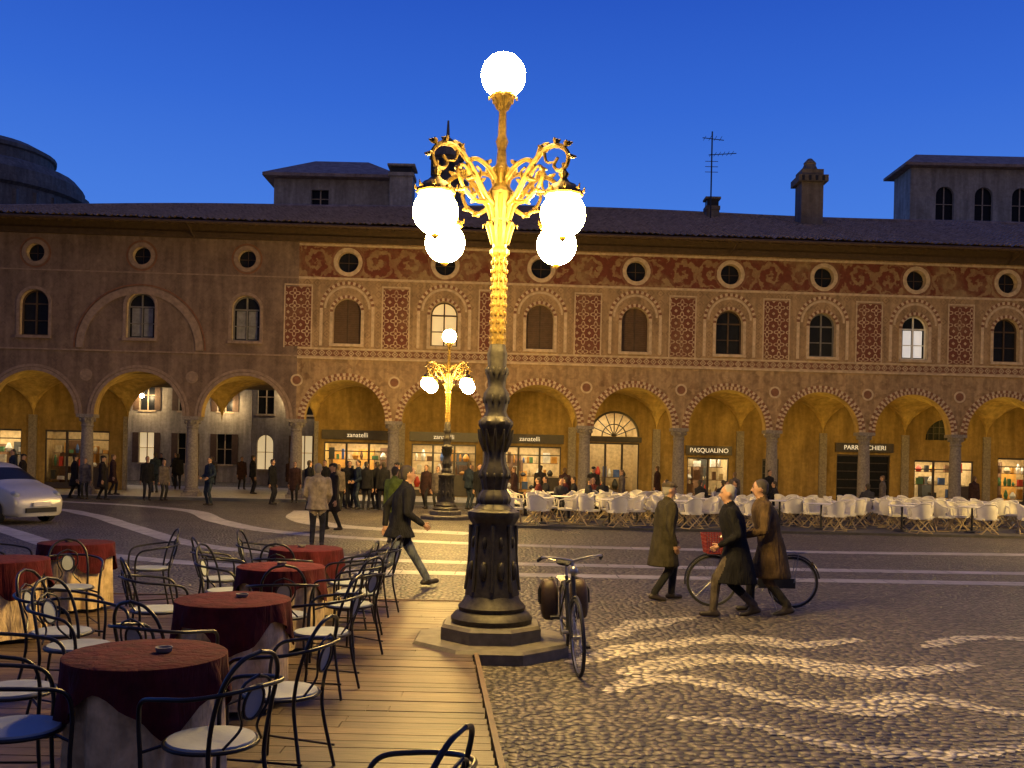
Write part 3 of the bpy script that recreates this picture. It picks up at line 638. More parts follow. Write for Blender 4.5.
        for (r_,z_,dr,dz) in ((.3,4.6,-.04,.06),(.45,4.82,-.05,.06),(.58,4.93,-.02,.07),(.75,4.96,.03,.07),(.88,4.9,.06,.05),(.93,4.76,.06,0),(.4,4.66,.05,-.05),(.2,4.86,-.02,.06),(.5,4.52,.05,-.04),(.56,4.72,.05,-.02),(.36,4.44,.02,-.05)):
            for o in(-.03,0,.03):
                arm.tube([P(r_,z_),P(r_+dr*.5,z_+dz*.6,o*.8),P(r_+dr,z_+dz*.9,o*1.4)],[.012,.022,.006],5,0)
        arm.tube([P(.872,4.7),P(.872,4.44)],.022,8,0)
        c=P(.872,0); arm.lathe(c[0],c[1],[(.02,4.62),(.05,4.58),(.03,4.54),(.06,4.5),(.12,4.47),(.165,4.42),(.18,4.385),(.17,4.37)],20,0,flute=(.05,10))
        for a in range(8):
            q=a*PI/4; arm.tube([(c[0]+.15*math.cos(q),c[1]+.15*math.sin(q),4.42),(c[0]+.19*math.cos(q),c[1]+.19*math.sin(q),4.42),(c[0]+.20*math.cos(q),c[1]+.20*math.sin(q),4.46)],[.014,.016,.005],5,0)
        gl.sphere((c[0],c[1],4.20),.212,*GN)
        arm.lathe(c[0],c[1],[(.01,3.95),(.03,3.965),(.04,3.99)],10,0)
    gl.sphere((0,0,5.74),.222,*GN)
    arm.obj('scroll_arms',M_gild,L); gl.obj('globes',gm or M_globe,L)
    return L
street_lamp(-.17,9.6); street_lamp(-2.05,30.2,False,M_globe2)
street_lamp(17.5,25,False)  # extra lamp added out of view to light the facade's right end
# ------------------------------------------------------------------ bistro tables and chairs
M_maro=cloth((.055,.006,.010),.5); M_cream_c=cloth((.50,.38,.23),.6); M_tube=simple('chair_black_tube',(.012,.012,.014),.35,.3,bump=0)
M_seat=simple('chair_pale_seat',(.24,.27,.31),.5,var=.12)
def table_mesh(sd):
    rd=random.Random(sd); ph=rd.uniform(0,6)
    m=MB(); n=72
    def skirt(f,rows,mi):
        vs=[f(j/(rows),2*PI*i/n) for j in range(rows+1) for i in range(n)]
        m.add(vs,[(j*n+i,j*n+(i+1)%n,(j+1)*n+(i+1)%n,(j+1)*n+i) for j in range(rows) for i in range(n)],mi)
    def under(t_,a):
        rr=.385+t_*(-.02+.035*math.sin(9*a+ph)+.022*math.sin(14*a+ph*2)); z=.74-.70*t_; return(rr*math.cos(a),rr*math.sin(a),z)
    skirt(under,10,1)
    def over(t_,a):
        Ld=.12+.20*abs(math.cos(2*a+ph))**2.2+.015*math.sin(11*a)
        rr=.405+t_*(.015+.022*math.sin(11*a+ph)+.012*math.sin(17*a)); z=.752-.01*(t_>0)-Ld*t_
        return(rr*math.cos(a),rr*math.sin(a),z)
    skirt(over,8,0)
    top=[(0,0,.758)]+[(r*math.cos(2*PI*i/n),r*math.sin(2*PI*i/n),.757+.001*math.sin(5*i)) for r in(.2,.395) for i in range(n)]+[(.405*math.cos(2*PI*i/n),.405*math.sin(2*PI*i/n),.752) for i in range(n)]
    fs=[(0,1+i,1+(i+1)%n) for i in range(n)]+[(1+k*n+i,1+(k+1)*n+i,1+(k+1)*n+(i+1)%n,1+k*n+(i+1)%n) for k in range(2) for i in range(n)]
    m.add(top,fs,0)
    m.lathe(.08,.03,[(.035,.76),(.04,.765),(.045,.785),(.038,.785),(.03,.768)],14,2)
    m.lathe(0,0,[(.25,.0),(.25,.02),(.04,.05),(.03,.7)],16,3)
    return m.mesh('cafe_table',[M_maro,M_cream_c,M_greyp,M_tube],True,60)
tm=[table_mesh(i) for i in range(3)]
for i,(x,y) in enumerate([(-1.87,4.97),(-1.98,6.9),(-2.14,9.0),(-2.29,10.8),(-4.92,10.9),(-4.8,9.1)]):
    place('cafe_table',tm[i%3],None,(x,y,.102),i*.7)
def chair_mesh():
    m=MB()
    m.lathe(0,0,[(.05,.435),(.19,.44),(.205,.452),(.2,.468),(.12,.472),(.02,.468)],28,1)
    m.tube([(.213*math.cos(a*PI/14),.213*math.sin(a*PI/14),.45) for a in range(28)],.011,8,0,closed=True)
    rr=.011
    for sx in(-1,1):
        m.tube(spline([(sx*.25,.22,0),(sx*.235,.20,.3),(sx*.245,.205,.55),(sx*.27,.16,.665),(sx*.29,.02,.70),(sx*.275,-.15,.72),(sx*.17,-.27,.74),(0,-.31,.75)],6),rr,8,0)
        m.tube(spline([(sx*.2,-.24,0),(sx*.17,-.18,.3),(sx*.175,-.17,.45),(sx*.18,-.2,.62),(sx*.165,-.25,.78),(sx*.1,-.285,.875),(0,-.3,.905)],6),rr,8,0)
        m.tube([(sx*.235,.20,.42),(sx*.15,.14,.445)],.008,6,0); m.tube([(sx*.2,-.24,.12),(sx*.24,.21,.12)],.007,6,0)
        m.tube(spline([(sx*.12,-.2,.47),(sx*.05,-.24,.56),(sx*.09,-.265,.66),(sx*.08,-.28,.76),(0,-.295,.80)],5),.007,6,0)
    m.tube([(.06*math.cos(a*PI/10),-.265-.03*math.sin(a*PI/10)*.6,.67+.08*math.sin(a*PI/10)) for a in range(20)],.008,6,0,closed=True)
    m.add([(.053*math.cos(a*PI/10),-.265-.018*math.sin(a*PI/10),.67+.072*math.sin(a*PI/10)) for a in range(20)],[tuple(range(20))],1)
    return m.mesh('bistro_chair',[M_tube,M_seat],True,50)
cm=chair_mesh()
for (x,y,h) in [(-1.38,4.5,60),(-2.36,4.62,-55),(-.42,3.3,70),(-1.28,5.45,75),(-1.42,7.3,80),(-1.55,11.0,80),(-1.5,9.5,95),(-3.0,8.2,-60),(-4.3,9.4,-150),(-4.15,11.1,120),(-2.75,5.35,-80),(-2.75,9.4,-100),(-2.9,11.3,-90),(-2.15,6.0,-20),(-1.9,8.05,15),(-3.3,7.1,-95),(-2.35,9.95,0),(-5.6,10.6,-90),(-1.45,8.7,60),(-1.7,10.2,85),(-3.1,10.3,-60),(-2.95,6.6,-110)]:
    place('bistro_chair',cm,None,(x,y,.102),math.radians(h))
# ------------------------------------------------------------------ white terrace seating
tp=MB(); tp.box(.2,24,26.9,34.5,-.02,.07); tp.obj('terrace_platform',simple('terrace_boards',(.07,.065,.06),.7),None,False,rz=.012)
M_wch=simple('white_chair_fabric',(.72,.69,.62),.8,var=.08); M_bam=simple('chair_bamboo',(.4,.31,.18),.6)
m=MB()
N=18; vs=[]
for j,(z,r) in enumerate([(.43,.25),(.6,.27),(.74,.285),(.86,.27)]):
    for i in range(N+1):
        a=PI+PI*i/N; zz=z if j<2 else z-(.14 if j==3 else .07)*(abs(math.cos(a))**3)
        vs.append((r*math.cos(a),r*math.sin(a)*.95,zz))
m.add(vs,[(j*(N+1)+i,j*(N+1)+i+1,(j+1)*(N+1)+i+1,(j+1)*(N+1)+i) for j in range(3) for i in range(N)],0)
m.tube([vs[3*(N+1)+i] for i in range(N+1)],.022,6,0)
m.box(-.24,.24,-.2,.24,.40,.46,0)
for sx in(-1,1):
    m.tube([(sx*.24,.22,0),(-sx*.2,.2,.42)],.018,6,1); m.tube([(sx*.24,-.22,0),(-sx*.2,-.2,.42)],.018,6,1)
    m.tube([(sx*.25,.24,.42),(sx*.26,.2,.68),(sx*.27,.0,.72)],.02,6,0); m.tube([(sx*.24,-.22,.01),(sx*.24,.22,.01)],.014,6,1)
wc=m.mesh('white_armchair',[M_wch,M_bam],True,50)
m=MB(); m.lathe(0,0,[(.02,.73),(.38,.73),(.4,.745),(.38,.76),(.02,.762)],20,0); m.lathe(0,0,[(.22,0),(.2,.03),(.03,.06),(.03,.73)],12,1); wt=m.mesh('white_table',[M_wch,M_black])
rows=empty('white_terrace_seating',(0,0,0)); rd=random.Random(5)
for r_,y in enumerate([27.9,29.7,31.4,33.1]):
    x=.9+(r_%2)*.7
    while x<16.5:
        yy=y+.012*x+rd.uniform(-.2,.2)
        if not (abs(x-17.5)<1.2 and abs(yy-25)<1.5):
            place('terrace_table',wt,rows,(x,yy,.07))
            for q in range(4):
                a=q*PI/2+rd.uniform(-.35,.35)+.6*(r_%2)
                rr_=rd.uniform(.62,.85); dx,dy=rr_*math.cos(a),rr_*math.sin(a)
                if rd.random()<.08: continue
                place('terrace_chair',wc,rows,(x+dx,yy+dy,.07),a+PI/2+rd.uniform(-.4,.4))
        x+=2.05+rd.uniform(-.2,.3)
# ------------------------------------------------------------------ people
def fig_mesh(name,H=1.75,hipz=.93,ank=((-.1,0,.08),(.1,0,.08)),wr=((-.25,.03,.80),(.25,.03,.80)),lean=0.0,hem=None,top=(.03,.03,.035),legs=(.04,.04,.05),hair=(.04,.03,.02),
             hat=None,headyaw=0,voxel=.022,build=1.0,gloves=False,toes=(0,0),bag=None,brim=.02):
    s=H/1.75; parts=[]
    mats=[cloth(top),cloth(legs),simple('skin',(.40,.23,.15),.6,var=.12,scale=20,bump=.05),simple('hair_%.2f_%.2f'%(hair[0],hair[1]),hair,.8,bump=.8,bs=90),simple('shoe_leather',(.025,.018,.014),.5),cloth(hat) if hat else cloth(top),simple('eye_dark',(.02,.015,.01),.3)]
    def cap(a,b_,ra,rb,mi): parts.append(('c',(Vector(a),Vector(b_),ra,rb),mi))
    def ell(c,r,mi): parts.append(('e',(Vector(c),r),mi))
    V=Vector
    def ik(a,b_,l1,l2,d):
        a=V(a);b_=V(b_); v=b_-a; L=v.length
        if L>=(l1+l2)*.999: return a+v*(l1/(l1+l2))
        x=(l1*l1-l2*l2+L*L)/(2*L); h=math.sqrt(max(0,l1*l1-x*x)); u=v/L; d=V(d); d=(d-u*d.dot(u)).normalized()
        return a+u*x+d*h
    shz=hipz+.50
    for i,sx in enumerate((-1,1)):
        hp=V((sx*.09,0,hipz-.02)); ak=V(ank[i]); kn=ik(hp,ak,.44,.42,(sx*.05,1,0))
        cap(hp,kn,.092*build,.066,1); cap(kn,ak+V((0,0,.03)),.064,.054,1)
        ty=toes[i]; cap(ak+V((0,-.055,-.035)),ak+V((sx*.02,.15,-.045+ty)),.042,.036,4); cap(ak+V((0,0,.03)),ak+V((0,.03,-.03)),.045,.045,4)
        sh=V((sx*.18*build,lean*.9,shz-.03)); w_=V(wr[i]); el=ik(sh,w_,.30,.26,(sx*.5,-1,-.2))
        cap(sh,el,.068*build,.056,0); cap(el,w_,.055,.043,0)
        dr=(w_-el).normalized(); cap(w_,w_+dr*.075,.028,.034,2)
        parts.append(('h',(w_+dr*.02,dr,sx),2))
    rg=[(hipz-.10,0,.150,.11),(hipz,0,.172,.12),(hipz+.14,lean*.3,.158,.115),(hipz+.30,lean*.6,.185,.13),(hipz+.42,lean*.85,.195,.122),(shz-.01,lean,.165,.095),(shz+.05,lean,.085,.07)]
    rg=[(z,y,rx*build+.012,ry*build+.014) for z,y,rx,ry in rg]
    if hem is not None:
        yf=max(a[1] for a in ank); yb=min(a[1] for a in ank)
        sp_=max(0,(yf-yb)*.5*(hipz-hem)/hipz); cy=(yf+yb)/2*(hipz-hem)/hipz*.6
        rg=[(hem,cy,.20*build+.02,.15*build+sp_*.8),(hem+(hipz-hem)*.5,cy*.5,.19*build+.015,.145*build+sp_*.4),(hipz-.02,0,.185*build,.142*build)]+rg[2:]
    parts.append(('r',rg,0))
    hy=lean*1.15+.02; hz=shz+.205
    cap((0,lean,shz),(0,hy,shz+.12),.062,.055,2)
    cap((0,lean,shz+.03),(0,lean+.0,shz+.055),.078,.07,0)
    c_,s_=math.cos(headyaw),math.sin(headyaw)
    def hp_(x,y,z): return V((x*c_-y*s_, hy+x*s_+y*c_, hz+z))
    ell(hp_(0,0,.01),(.076,.092,.105),2); ell(hp_(0,.025,-.055),(.055,.062,.06),2)
    cap(hp_(0,.085,.0),hp_(0,.108,-.03),.012,.016,2)
    for sx in(-1,1): ell(hp_(sx*.078,-.005,-.01),(.012,.02,.03),2)
    ell(hp_(0,-.02,.035),(.083,.095,.09),3); ell(hp_(0,-.05,-.02),(.07,.06,.07),3)
    if hat:
        ell(hp_(0,-.008,.07),(.096,.115,.055),5); 
        for k in range(4): cap(hp_(-.06+.04*k,.07,.055),hp_(-.05+.033*k,.07+brim+.05,.04),.012,.008,5)
        if brim>.03:
            ell(hp_(0,0,.045),(.15,.165,.012),5)
    mb=MB()
    for ty,dt,mi in parts:
        if ty=='c':
            a,b_,ra,rb=dt; u=(b_-a); L=max(u.length,1e-4); u=u/L; pts=[];rs=[]
            for k in range(4): q=k/4*PI/2; pts.append(a-u*ra*math.cos(q)); rs.append(max(.002,ra*math.sin(q)))
            for k in range(3): pts.append(a+u*L*k/2); rs.append(ra+(rb-ra)*k/2)
            for k in range(1,5): q=k/4*PI/2; pts.append(b_+u*rb*math.sin(q)); rs.append(max(.002,rb*math.cos(q)))
            mb.tube(pts,rs,12,mi)
        elif ty=='e': mb.sphere(dt[0],dt[1],14,10,mi)
        elif ty=='r':
            vs=[];n=20
            for z,y,rx,ry in dt:
                for j in range(n): vs.append((rx*math.cos(2*PI*j/n),y+ry*math.sin(2*PI*j/n),z))
            k=len(dt); fs=[(i*n+j,i*n+(j+1)%n,(i+1)*n+(j+1)%n,(i+1)*n+j) for i in range(k-1) for j in range(n)]
            fs.append(tuple(reversed(range(n)))); fs.append(tuple((k-1)*n+j for j in range(n))); mb.add(vs,fs,mi)
    me=mb.mesh(name+'_src',[],True)
    o=bpy.data.objects.new(name+'_src',me); scene.collection.objects.link(o)
    md=o.modifiers.new('r','REMESH'); md.mode='VOXEL'; md.voxel_size=voxel
    md=o.modifiers.new('s','SMOOTH'); md.iterations=2; md.factor=.5
    dg=bpy.context.evaluated_depsgraph_get(); me2=bpy.data.meshes.new_from_object(o.evaluated_get(dg))
    bpy.data.objects.remove(o); bpy.data.meshes.remove(me)
    nf=len(me2.polygons); cen=np.zeros(nf*3); me2.polygons.foreach_get('center',cen); C=cen.reshape(-1,3)
    best=np.full(nf,1e9); mi_=np.zeros(nf,int)
    for ty,dt,mi in parts:
        if ty=='c':
            a=np.array(dt[0]);b_=np.array(dt[1]); u=b_-a; L2=max(u@u,1e-9); tt=np.clip(((C-a)@u)/L2,0,1)
            D=np.linalg.norm(C-(a+tt[:,None]*u),axis=1)-(dt[2]+(dt[3]-dt[2])*tt)
        elif ty=='e':
            r=np.array(dt[1]); D=(np.linalg.norm((C-np.array(dt[0]))/r,axis=1)-1)*r.min()
        elif ty=='r':
            z=np.array([q[0] for q in dt]); yy=np.interp(C[:,2],z,[q[1] for q in dt]); rx=np.interp(C[:,2],z,[q[2] for q in dt]); ry=np.interp(C[:,2],z,[q[3] for q in dt])
            D=(np.sqrt((C[:,0]/rx)**2+((C[:,1]-yy)/ry)**2)-1)*np.minimum(rx,ry)+np.maximum(0,z[0]-C[:,2])+np.maximum(0,C[:,2]-z[-1])
        else: continue
        k=D<best; best[k]=D[k]; mi_[k]=mi
    fin=MB(); vv=np.zeros(len(me2.vertices)*3); me2.vertices.foreach_get('co',vv)
    fin.v=[tuple(q) for q in vv.reshape(-1,3)]; fin.f=[tuple(p.vertices) for p in me2.polygons]; fin.m=[int(q) for q in mi_]
    bpy.data.meshes.remove(me2)
    for ty,dt,mi in parts:
        if ty!='h': continue
        w_,dr,sx=dt; lat=dr.cross(V((1,0,0))); lat=lat.normalized() if lat.length>.1 else V((0,1,0))
        if lat.y<0: lat=-lat
        curl=V((-sx,0,0)); curl=(curl-dr*curl.dot(dr)).normalized()
        for k,(o_,ln) in enumerate(((-.028,.055),(-.009,.068),(.010,.072),(.028,.064))):
            b0=w_+dr*.085+lat*o_; p1=b0+dr*ln*.5+curl*.008; p2=p1+dr*ln*.35+curl*.02; p3=p2+dr*ln*.15+curl*.02
            fin.tube([w_+dr*.05+lat*o_,b0,p1,p2,p3],[.010,.0105,.0095,.0085,.006],6,2)
        tb=w_+dr*.03+lat*.03; fin.tube([w_+dr*.02,tb,tb+lat*.025+dr*.03+curl*.008,tb+lat*.03+dr*.055+curl*.015],[.013,.013,.011,.007],6,2)
    for sx in(-1,1): fin.sphere(hp_(sx*.03,.083,.01),(.011,.008,.007),8,6,6); fin.tube([hp_(sx*.014,.094,.03),hp_(sx*.045,.085,.03)],.005,5,3)
    fin.tube([hp_(-.024,.082,-.06),hp_(0,.09,-.058),hp_(.024,.082,-.06)],.0045,5,6)
    me=fin.mesh(name,mats,True,70)
    me.transform(Matrix.Scale(s,4)); return me
R=math.radians
def put(name,me,x,y,h,z=0): return place(name,me,None,(x,y,z),R(h))
me=fig_mesh('man_in_beige_jacket',1.74,hem=.78,top=(.36,.29,.2),legs=(.03,.03,.04),hair=(.2,.19,.18),voxel=.02,wr=((-.2,.2,.95),(.2,.2,.95)),build=1.12)
put('man_in_beige_jacket',me,-4.05,20.1,5)
me=fig_mesh('walking_man',1.86,hipz=.86,ank=((-.09,.42,.09),(.09,-.42,.16)),toes=(.03,-.09),wr=((-.2,-.16,.86),(.22,.26,.9)),lean=.08,hem=.70,top=(.014,.014,.018),legs=(.10,.115,.15),hair=(.05,.04,.035),voxel=.018,build=1.08)
put('walking_man',me,-1.62,14.0,-72)
me=fig_mesh('man_in_green_jacket',1.7,hem=.8,top=(.17,.22,.04),legs=(.05,.05,.07),voxel=.025)
put('man_in_green_jacket',me,-2.58,21.2,-20)
me=fig_mesh('old_man_in_cap',1.66,hipz=.91,ank=((-.09,.17,.08),(.09,-.15,.10)),toes=(0,-.03),wr=((-.2,.16,.92),(.22,.1,.84)),lean=.05,hem=.50,top=(.040,.034,.020),legs=(.02,.02,.02),hair=(.25,.24,.23),hat=(.09,.07,.05),brim=.02,voxel=.017,build=1.2)
put('old_man_in_cap',me,2.13,13.35,-80)
me=fig_mesh('old_man_in_black_coat',1.70,hipz=.88,ank=((-.1,.28,.08),(.1,-.24,.12)),toes=(.01,-.06),wr=((-.2,.2,.94),(.23,-.05,.84)),lean=.09,hem=.44,top=(.009,.009,.011),legs=(.08,.065,.05),hair=(.30,.29,.28),voxel=.017,build=1.2,headyaw=.15)
put('old_man_in_black_coat',me,2.83,12.0,80)
me=fig_mesh('old_man_in_brown_coat',1.76,hipz=.89,ank=((-.1,-.2,.1),(.1,.24,.08)),toes=(-.05,0),wr=((-.22,.36,1.0),(.24,.30,.98)),lean=.12,hem=.46,top=(.085,.055,.03),legs=(.03,.028,.025),hair=(.06,.05,.045),voxel=.017,build=1.22,headyaw=-.1)
put('old_man_in_brown_coat',me,3.36,12.35,82)
V_=[fig_mesh('pedestrian',1.74,hem=.75,top=(.012,.012,.015),legs=(.02,.02,.03),voxel=.032),
    fig_mesh('pedestrian',1.66,hem=.55,top=(.04,.02,.02),legs=(.02,.02,.025),hair=(.1,.06,.03),voxel=.032,ank=((-.1,.12,.08),(.1,-.12,.08))),
    fig_mesh('pedestrian',1.78,hem=.8,top=(.02,.03,.05),legs=(.03,.04,.06),voxel=.032,wr=((-.2,.2,1.0),(.2,.2,1.0))),
    fig_mesh('pedestrian',1.62,hem=.7,top=(.12,.10,.09),legs=(.03,.03,.03),hair=(.16,.1,.05),voxel=.032),
    fig_mesh('pedestrian',1.72,hem=.5,top=(.02,.016,.016),legs=(.02,.02,.02),hat=(.03,.03,.03),voxel=.032,ank=((-.1,-.15,.08),(.1,.15,.08)))]
seat=[fig_mesh('seated_guest',1.72,hipz=.52,ank=((-.1,.42,.08),(.1,.44,.08)),wr=((-.14,.36,.76),(.14,.36,.76)),top=c,legs=(.03,.03,.04),voxel=.032) for c in((.02,.02,.025),(.08,.02,.02),(.035,.035,.045))]
rd=random.Random(11)
crowd=[(-17.3,38),(-16.7,37.6),(-16.2,39),(-15.9,37.3),(-15.6,42),(-14.2,37.4),(-13.7,37.8),(-14.6,44),(-16.0,46),(-13.5,48),(-17.5,50),(-19,52),(-16.8,54),(-11.0,35.0),(-9.1,36.5),(-8.6,38.1),(-19.1,37.5),(-20,38.5),(-11.6,43),(-10.4,45),
 (-6.2,34.4),(-5.9,34.9),(-5.5,34.5),(-5.2,34.3),(-4.9,34.9),(-4.6,34.4),(-4.9,36),(-4.2,35.3),(-3.2,36.0),(-2.7,35.2),(-1.6,36),(-1.2,35.4),(-.8,35.9),(-.4,36.2),(.1,35.6),(-4.55,24.6),(-6.1,35.6),(2.0,36.2),(3.1,36.4),(-7.4,38),(14.5,37.5),(18.5,38.4),(6.3,41.5),(-3.9,33.5),(-7.0,33.2),(8.6,37),(1.1,36.8),(4.3,37.4),(10.2,38)]
for i,(x,y) in enumerate(crowd):
    q=V_[rd.randrange(5)] if rd.random()<.8 else V_[0]
    put('pedestrian',q,x,y,rd.uniform(0,360),.12 if y>39.2+.05*x else 0)
for i,(x,y) in enumerate([(1.2,33.6),(1.9,33.8),(2.6,32.3),(3.2,33.6),(.9,31.9),(1.6,31.0),(6.6,33.6),(7.2,32.2),(7.9,33.8),(8.6,33.5),(5.2,32.2),(12.4,33.4),(2.2,33.9),(2.9,34.0),(7.5,34),(9.3,33.9)]):
    put('seated_guest',seat[i%3],x,y,rd.uniform(0,360),.04)
# ------------------------------------------------------------------ bicycles
M_rub=simple('tyre_rubber',(.02,.02,.02),.8); M_chr=simple('worn_chrome',(.3,.3,.3),.35,.9,var=.15); M_lea=simple('pannier_leather',(.035,.018,.014),.6); M_red=simple('red_wicker',(.16,.02,.02),.6)
def bicycle(x,y,h,frame,basket=False,panniers=False,steer=0,lean=0):
    B=empty('bicycle',(x,y,0),R(h)); B.rotation_euler=(lean,0,R(h)); fm=simple('bike_frame_%.2f'%frame[0],frame,.35,.3,bump=0)
    def wheel(cx,rot):
        m=MB(); r=.335; c_,s_=math.cos(rot),math.sin(rot)
        P=lambda a,rr,o=0:(cx+rr*math.cos(a)*c_-o*s_, rr*math.cos(a)*s_+o*c_, .345+rr*math.sin(a))
        m.tube([P(2*PI*i/36,r-.006) for i in range(36)],.017,8,0,closed=True); m.tube([P(2*PI*i/36,r-.028) for i in range(36)],.008,6,1,closed=True)
        m.tube([P(0,0,-.04),P(0,0,.04)],.02,8,1)
        for i in range(24): m.tube([P(2*PI*i/24+.3*(-1)**i,.02,.025*(-1)**i),P(2*PI*i/24,r-.03)],.0018,4,1)
        m.tube([P(PI*(-.05+1.0*i/16),r+.028) for i in range(17)],.012,6,2); return m
    wheel(-.54,0).obj('rear_wheel',[M_rub,M_chr,fm],B); wheel(.54,steer).obj('front_wheel',[M_rub,M_chr,fm],B)
    m=MB(); t_=lambda *p,r=.014,mi=0,n=8: m.tube(p,r,n,mi)
    bb=(-.06,0,.29); st=(-.22,0,.80); ht=(.33,0,.88); hb=(.37,0,.70)
    t_(bb,st,r=.016); t_((-.20,0,.74),(.335,0,.84),r=.014) if not basket else t_((-.12,0,.45),(.35,0,.78),r=.014)
    t_(bb,hb,r=.016); t_(ht,hb,r=.02)
    for o in(-.05,.05):
        t_(bb,(-.54,o,.345),r=.009); t_((-.2,0,.74),(-.54,o,.345),r=.008)
    c_,s_=math.cos(steer),math.sin(steer)
    for o in(-.05,.05): t_(hb,(.40-o*s_,o*c_,.62),(.54-o*s_,o*c_,.345),r=.010)
    t_(ht,(.31,0,1.0),r=.013,mi=1)
    hbx=.31
    for o in(-1,1):
        pts=[(hbx,0,1.0),(hbx+.04,o*.12,1.03),(hbx,o*.26,1.04),(hbx-.16,o*.29,1.0)]
        pts=[(hbx+(p[0]-hbx)*c_-p[1]*s_,(p[0]-hbx)*s_+p[1]*c_,p[2]) for p in pts]; Q=spline(pts,5); m.tube(Q,.011,8,1); m.tube(Q[-5:],.017,8,2)
        t_(Q[-6],(Q[-6][0]+.08,Q[-6][1]-o*.1,Q[-6][2]-.02),r=.005,mi=1,n=5)
    t_(st,(-.235,0,.9),r=.012,mi=1)
    m.sphere((-.30,0,.925),(.11,.09,.035),12,8,2); m.sphere((-.17,0,.925),(.11,.03,.025),10,6,2)
    t_((-.06,-.07,.29),(-.06,.07,.29),r=.018,mi=1)
    t_((-.06,.07,.29),(.05,.08,.17),r=.009,mi=1,n=6); t_((-.06,-.07,.29),(-.17,-.08,.41),r=.009,mi=1,n=6)
    m.box(.02,.10,.085,.17,.155,.18,2); m.box(-.21,-.13,-.17,-.085,.40,.425,2)
    m.tube([(-.06+.09*math.cos(a*PI/8),.05,.29+.09*math.sin(a*PI/8)) for a in range(16)],.006,5,1,closed=True)
    m.box(-.56,-.06,.055,.065,.27,.40,0)
    for o in(-.05,.05): t_((-.26,o,.74),(-.72,o,.74),r=.006,mi=1,n=5); t_((-.6,o,.74),(-.54,o*1.3,.345),r=.005,mi=1,n=5)
    for q in range(5): t_((-.3-.1*q,-.05,.74),(-.3-.1*q,.05,.74),r=.004,mi=1,n=5)
    t_((-.2,.06,.3),(-.28,.2,.01),r=.008,mi=1,n=6)
    m.sphere((.42,0,.92),(.045,.04,.045),10,8,1); m.sphere((-.8,0,.6),(.02,.025,.03),8,6,3)
    m.obj('frame',[fm,M_chr,M_rub,M_lea],B)
    if basket:
        m=MB()
        for k in range(6):
            z=.72+k*.05; e_=.11+.008*k; m.tube([(.52-e_,-.15-.006*k,z),(.52+e_,-.15-.006*k,z),(.52+e_,.15+.006*k,z),(.52-e_,.15+.006*k,z)],.008,5,0,closed=True)
        for q in range(7):
            for e_,sgn in((1,1),(1,-1)): m.tube([(.42+.033*q,sgn*.15,.72),(.41+.037*q,sgn*.18,.98)],.008,5,0)
            m.tube([(.63,-.14+.047*q,.72),(.67,-.16+.053*q,.98)],.008,5,0); m.tube([(.41,-.14+.047*q,.72),(.37,-.16+.053*q,.98)],.008,5,0)
        m.box(.42,.62,-.14,.14,.72,.735,0); m.obj('basket',M_red,B)
    if panniers:
        for o in(-1,1):
            m=MB(); n=18; rgs=[(.34,.55),(.36,.82),(.42,.98),(.55,1.06),(.66,.98),(.71,.8),(.735,.5)]
            for z,w_ in rgs: m.v+=[(-.54+.155*w_*math.copysign(abs(math.cos(2*PI*i/n))**.6,math.cos(2*PI*i/n)), o*.15+.082*w_*math.copysign(abs(math.sin(2*PI*i/n))**.6,math.sin(2*PI*i/n)),z) for i in range(n)]
            K=len(rgs)
            for k in range(K-1):
                for i in range(n): m.f.append((k*n+i,k*n+(i+1)%n,(k+1)*n+(i+1)%n,(k+1)*n+i)); m.m.append(0)
            m.f+= [tuple(reversed(range(n))),tuple((K-1)*n+i for i in range(n))]; m.m+=[0,0]
            for xx in(-.60,-.48): m.tube([(xx,o*.10,.745),(xx,o*.2,.72),(xx,o*.243,.62),(xx,o*.243,.5)],.010,6,1)
            m.obj('pannier',[M_lea,M_black],B)
    return B
bicycle(3.25,12.85,180,(.03,.03,.03),basket=True)
bicycle(.60,9.0,-87,(.03,.03,.035),panniers=True,steer=.05,lean=.05)
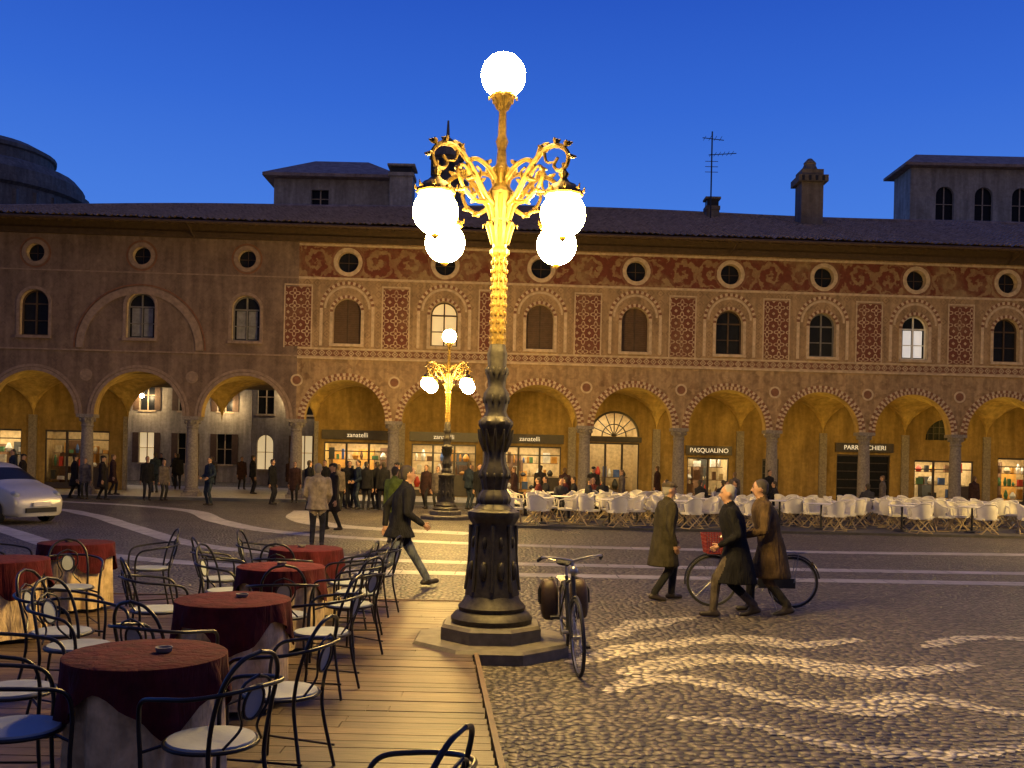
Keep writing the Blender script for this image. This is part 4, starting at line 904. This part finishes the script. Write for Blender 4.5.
# ------------------------------------------------------------------ car
def car(x,y,h):
    c=empty('parked_car',(x,y,0),R(h)); m=MB()
    St=[(-1.93,.62,.60,.62,.5),(-1.88,.98,.86,.76,.55),(-1.7,1.36,.92,.82,.58),(-1.3,1.52,.95,.84,.62),(-.6,1.57,.96,.85,.64),(.1,1.55,.96,.85,.64),(.45,1.46,.95,.85,.62),(1.08,1.06,.95,.84,.66),(1.3,1.0,.94,.83,.66),(1.6,.90,.86,.80,.62),(1.84,.74,.70,.74,.55),(1.92,.5,.48,.62,.5)]
    rings=[]
    for (sx,zt,zb,w_,wr_) in St:
        half=[(w_*.85,.2),(w_*.98,.26),(w_,.45),(w_,min(.62,zb-.03)),(w_*.97,zb),(wr_+(.04 if zt-zb>.2 else .05),zt-.06 if zt-zb>.15 else (zb+zt)/2),(wr_*.8,zt-.005),(wr_*.3,zt+.012)]
        rings.append([(sx,-p[0],p[1]) for p in half]+[(sx,p[0],p[1]) for p in reversed(half)])
    k=16; vs=[v for r_ in rings for v in r_]
    for i in range(len(St)-1):
        gx=max(St[i][1]-St[i][2],St[i+1][1]-St[i+1][2])
        for j in range(k-1):
            side=j in(4,k-1-5); top=j in(5,6,7,8,9)
            mi=0
            if side and gx>.2 and i!=1: mi=1
            if top and i in(1,6): mi=1
            m.add([vs[i*k+j],vs[i*k+j+1],vs[(i+1)*k+j+1],vs[(i+1)*k+j]],[(0,3,2,1)],mi)
    m.add(rings[0],[tuple(range(k))],0); m.add(rings[-1],[tuple(reversed(range(k)))],0)
    import bmesh
    o=m.obj('body',[simple('silver_car_paint',(.42,.42,.40),.35,.35,var=.04,bump=0),M_glass],c,True,ang=50)
    bm=bmesh.new(); bm.from_mesh(o.data); bmesh.ops.remove_doubles(bm,verts=bm.verts,dist=.0005); bmesh.ops.recalc_face_normals(bm,faces=bm.faces); bm.to_mesh(o.data); bm.free()
    md=o.modifiers.new('sub','SUBSURF'); md.levels=2; md.render_levels=2
    w_=MB()
    for wx in(-1.2,1.2):
        for sy in(-1,1):
            y0=sy*.80
            P=lambda r,a,yy:(wx+r*math.cos(a),yy,.3+r*math.sin(a))
            prof=[(.16,y0+sy*.045,1),(.19,y0+sy*.06,1),(.205,y0+sy*.05,0),(.28,y0+sy*.06,0),(.30,y0+sy*.03,0),(.30,y0-sy*.12,0)]
            for (r0,ya,mi),(r1,yb,_) in zip(prof[:-1],prof[1:]):
                w_.add([P(r0,2*PI*i/24,ya) for i in range(24)]+[P(r1,2*PI*i/24,yb) for i in range(24)],[(i,(i+1)%24,24+(i+1)%24,24+i) for i in range(24)],mi)
            w_.add([P(.16,2*PI*i/24,y0+sy*.045) for i in range(24)],[tuple(range(24))],1)
            w_.tube([P(.345,PI*(i/14),y0+sy*.035) for i in range(15)],.022,6,0)
            w_.sphere((1.66,sy*.6,.74),(.17,.14,.10),12,8,2); w_.sphere((-1.84,sy*.66,.82),(.08,.1,.13),10,8,3)
            w_.sphere((.62,sy*.95,1.0),(.09,.07,.06),10,8,4)
            w_.box(-.02,.0,sy*.853-.004,sy*.853+.004,.35,.9,0); w_.box(-.25,-.1,sy*.855-.012,sy*.855+.012,.78,.81,0)
    w_.box(1.86,1.95,-.45,.45,.30,.42,0); w_.box(1.93,1.965,-.25,.25,.46,.56,4)
    w_.obj('wheels_and_lights',[M_rub,M_chr,simple('headlamp_glass',(.6,.65,.7),.1,.2,bump=0),simple('tail_lamp',(.4,.02,.02),.2,bump=0),M_whitep],c)
car(-13.75,25.3,-24)
print('done')
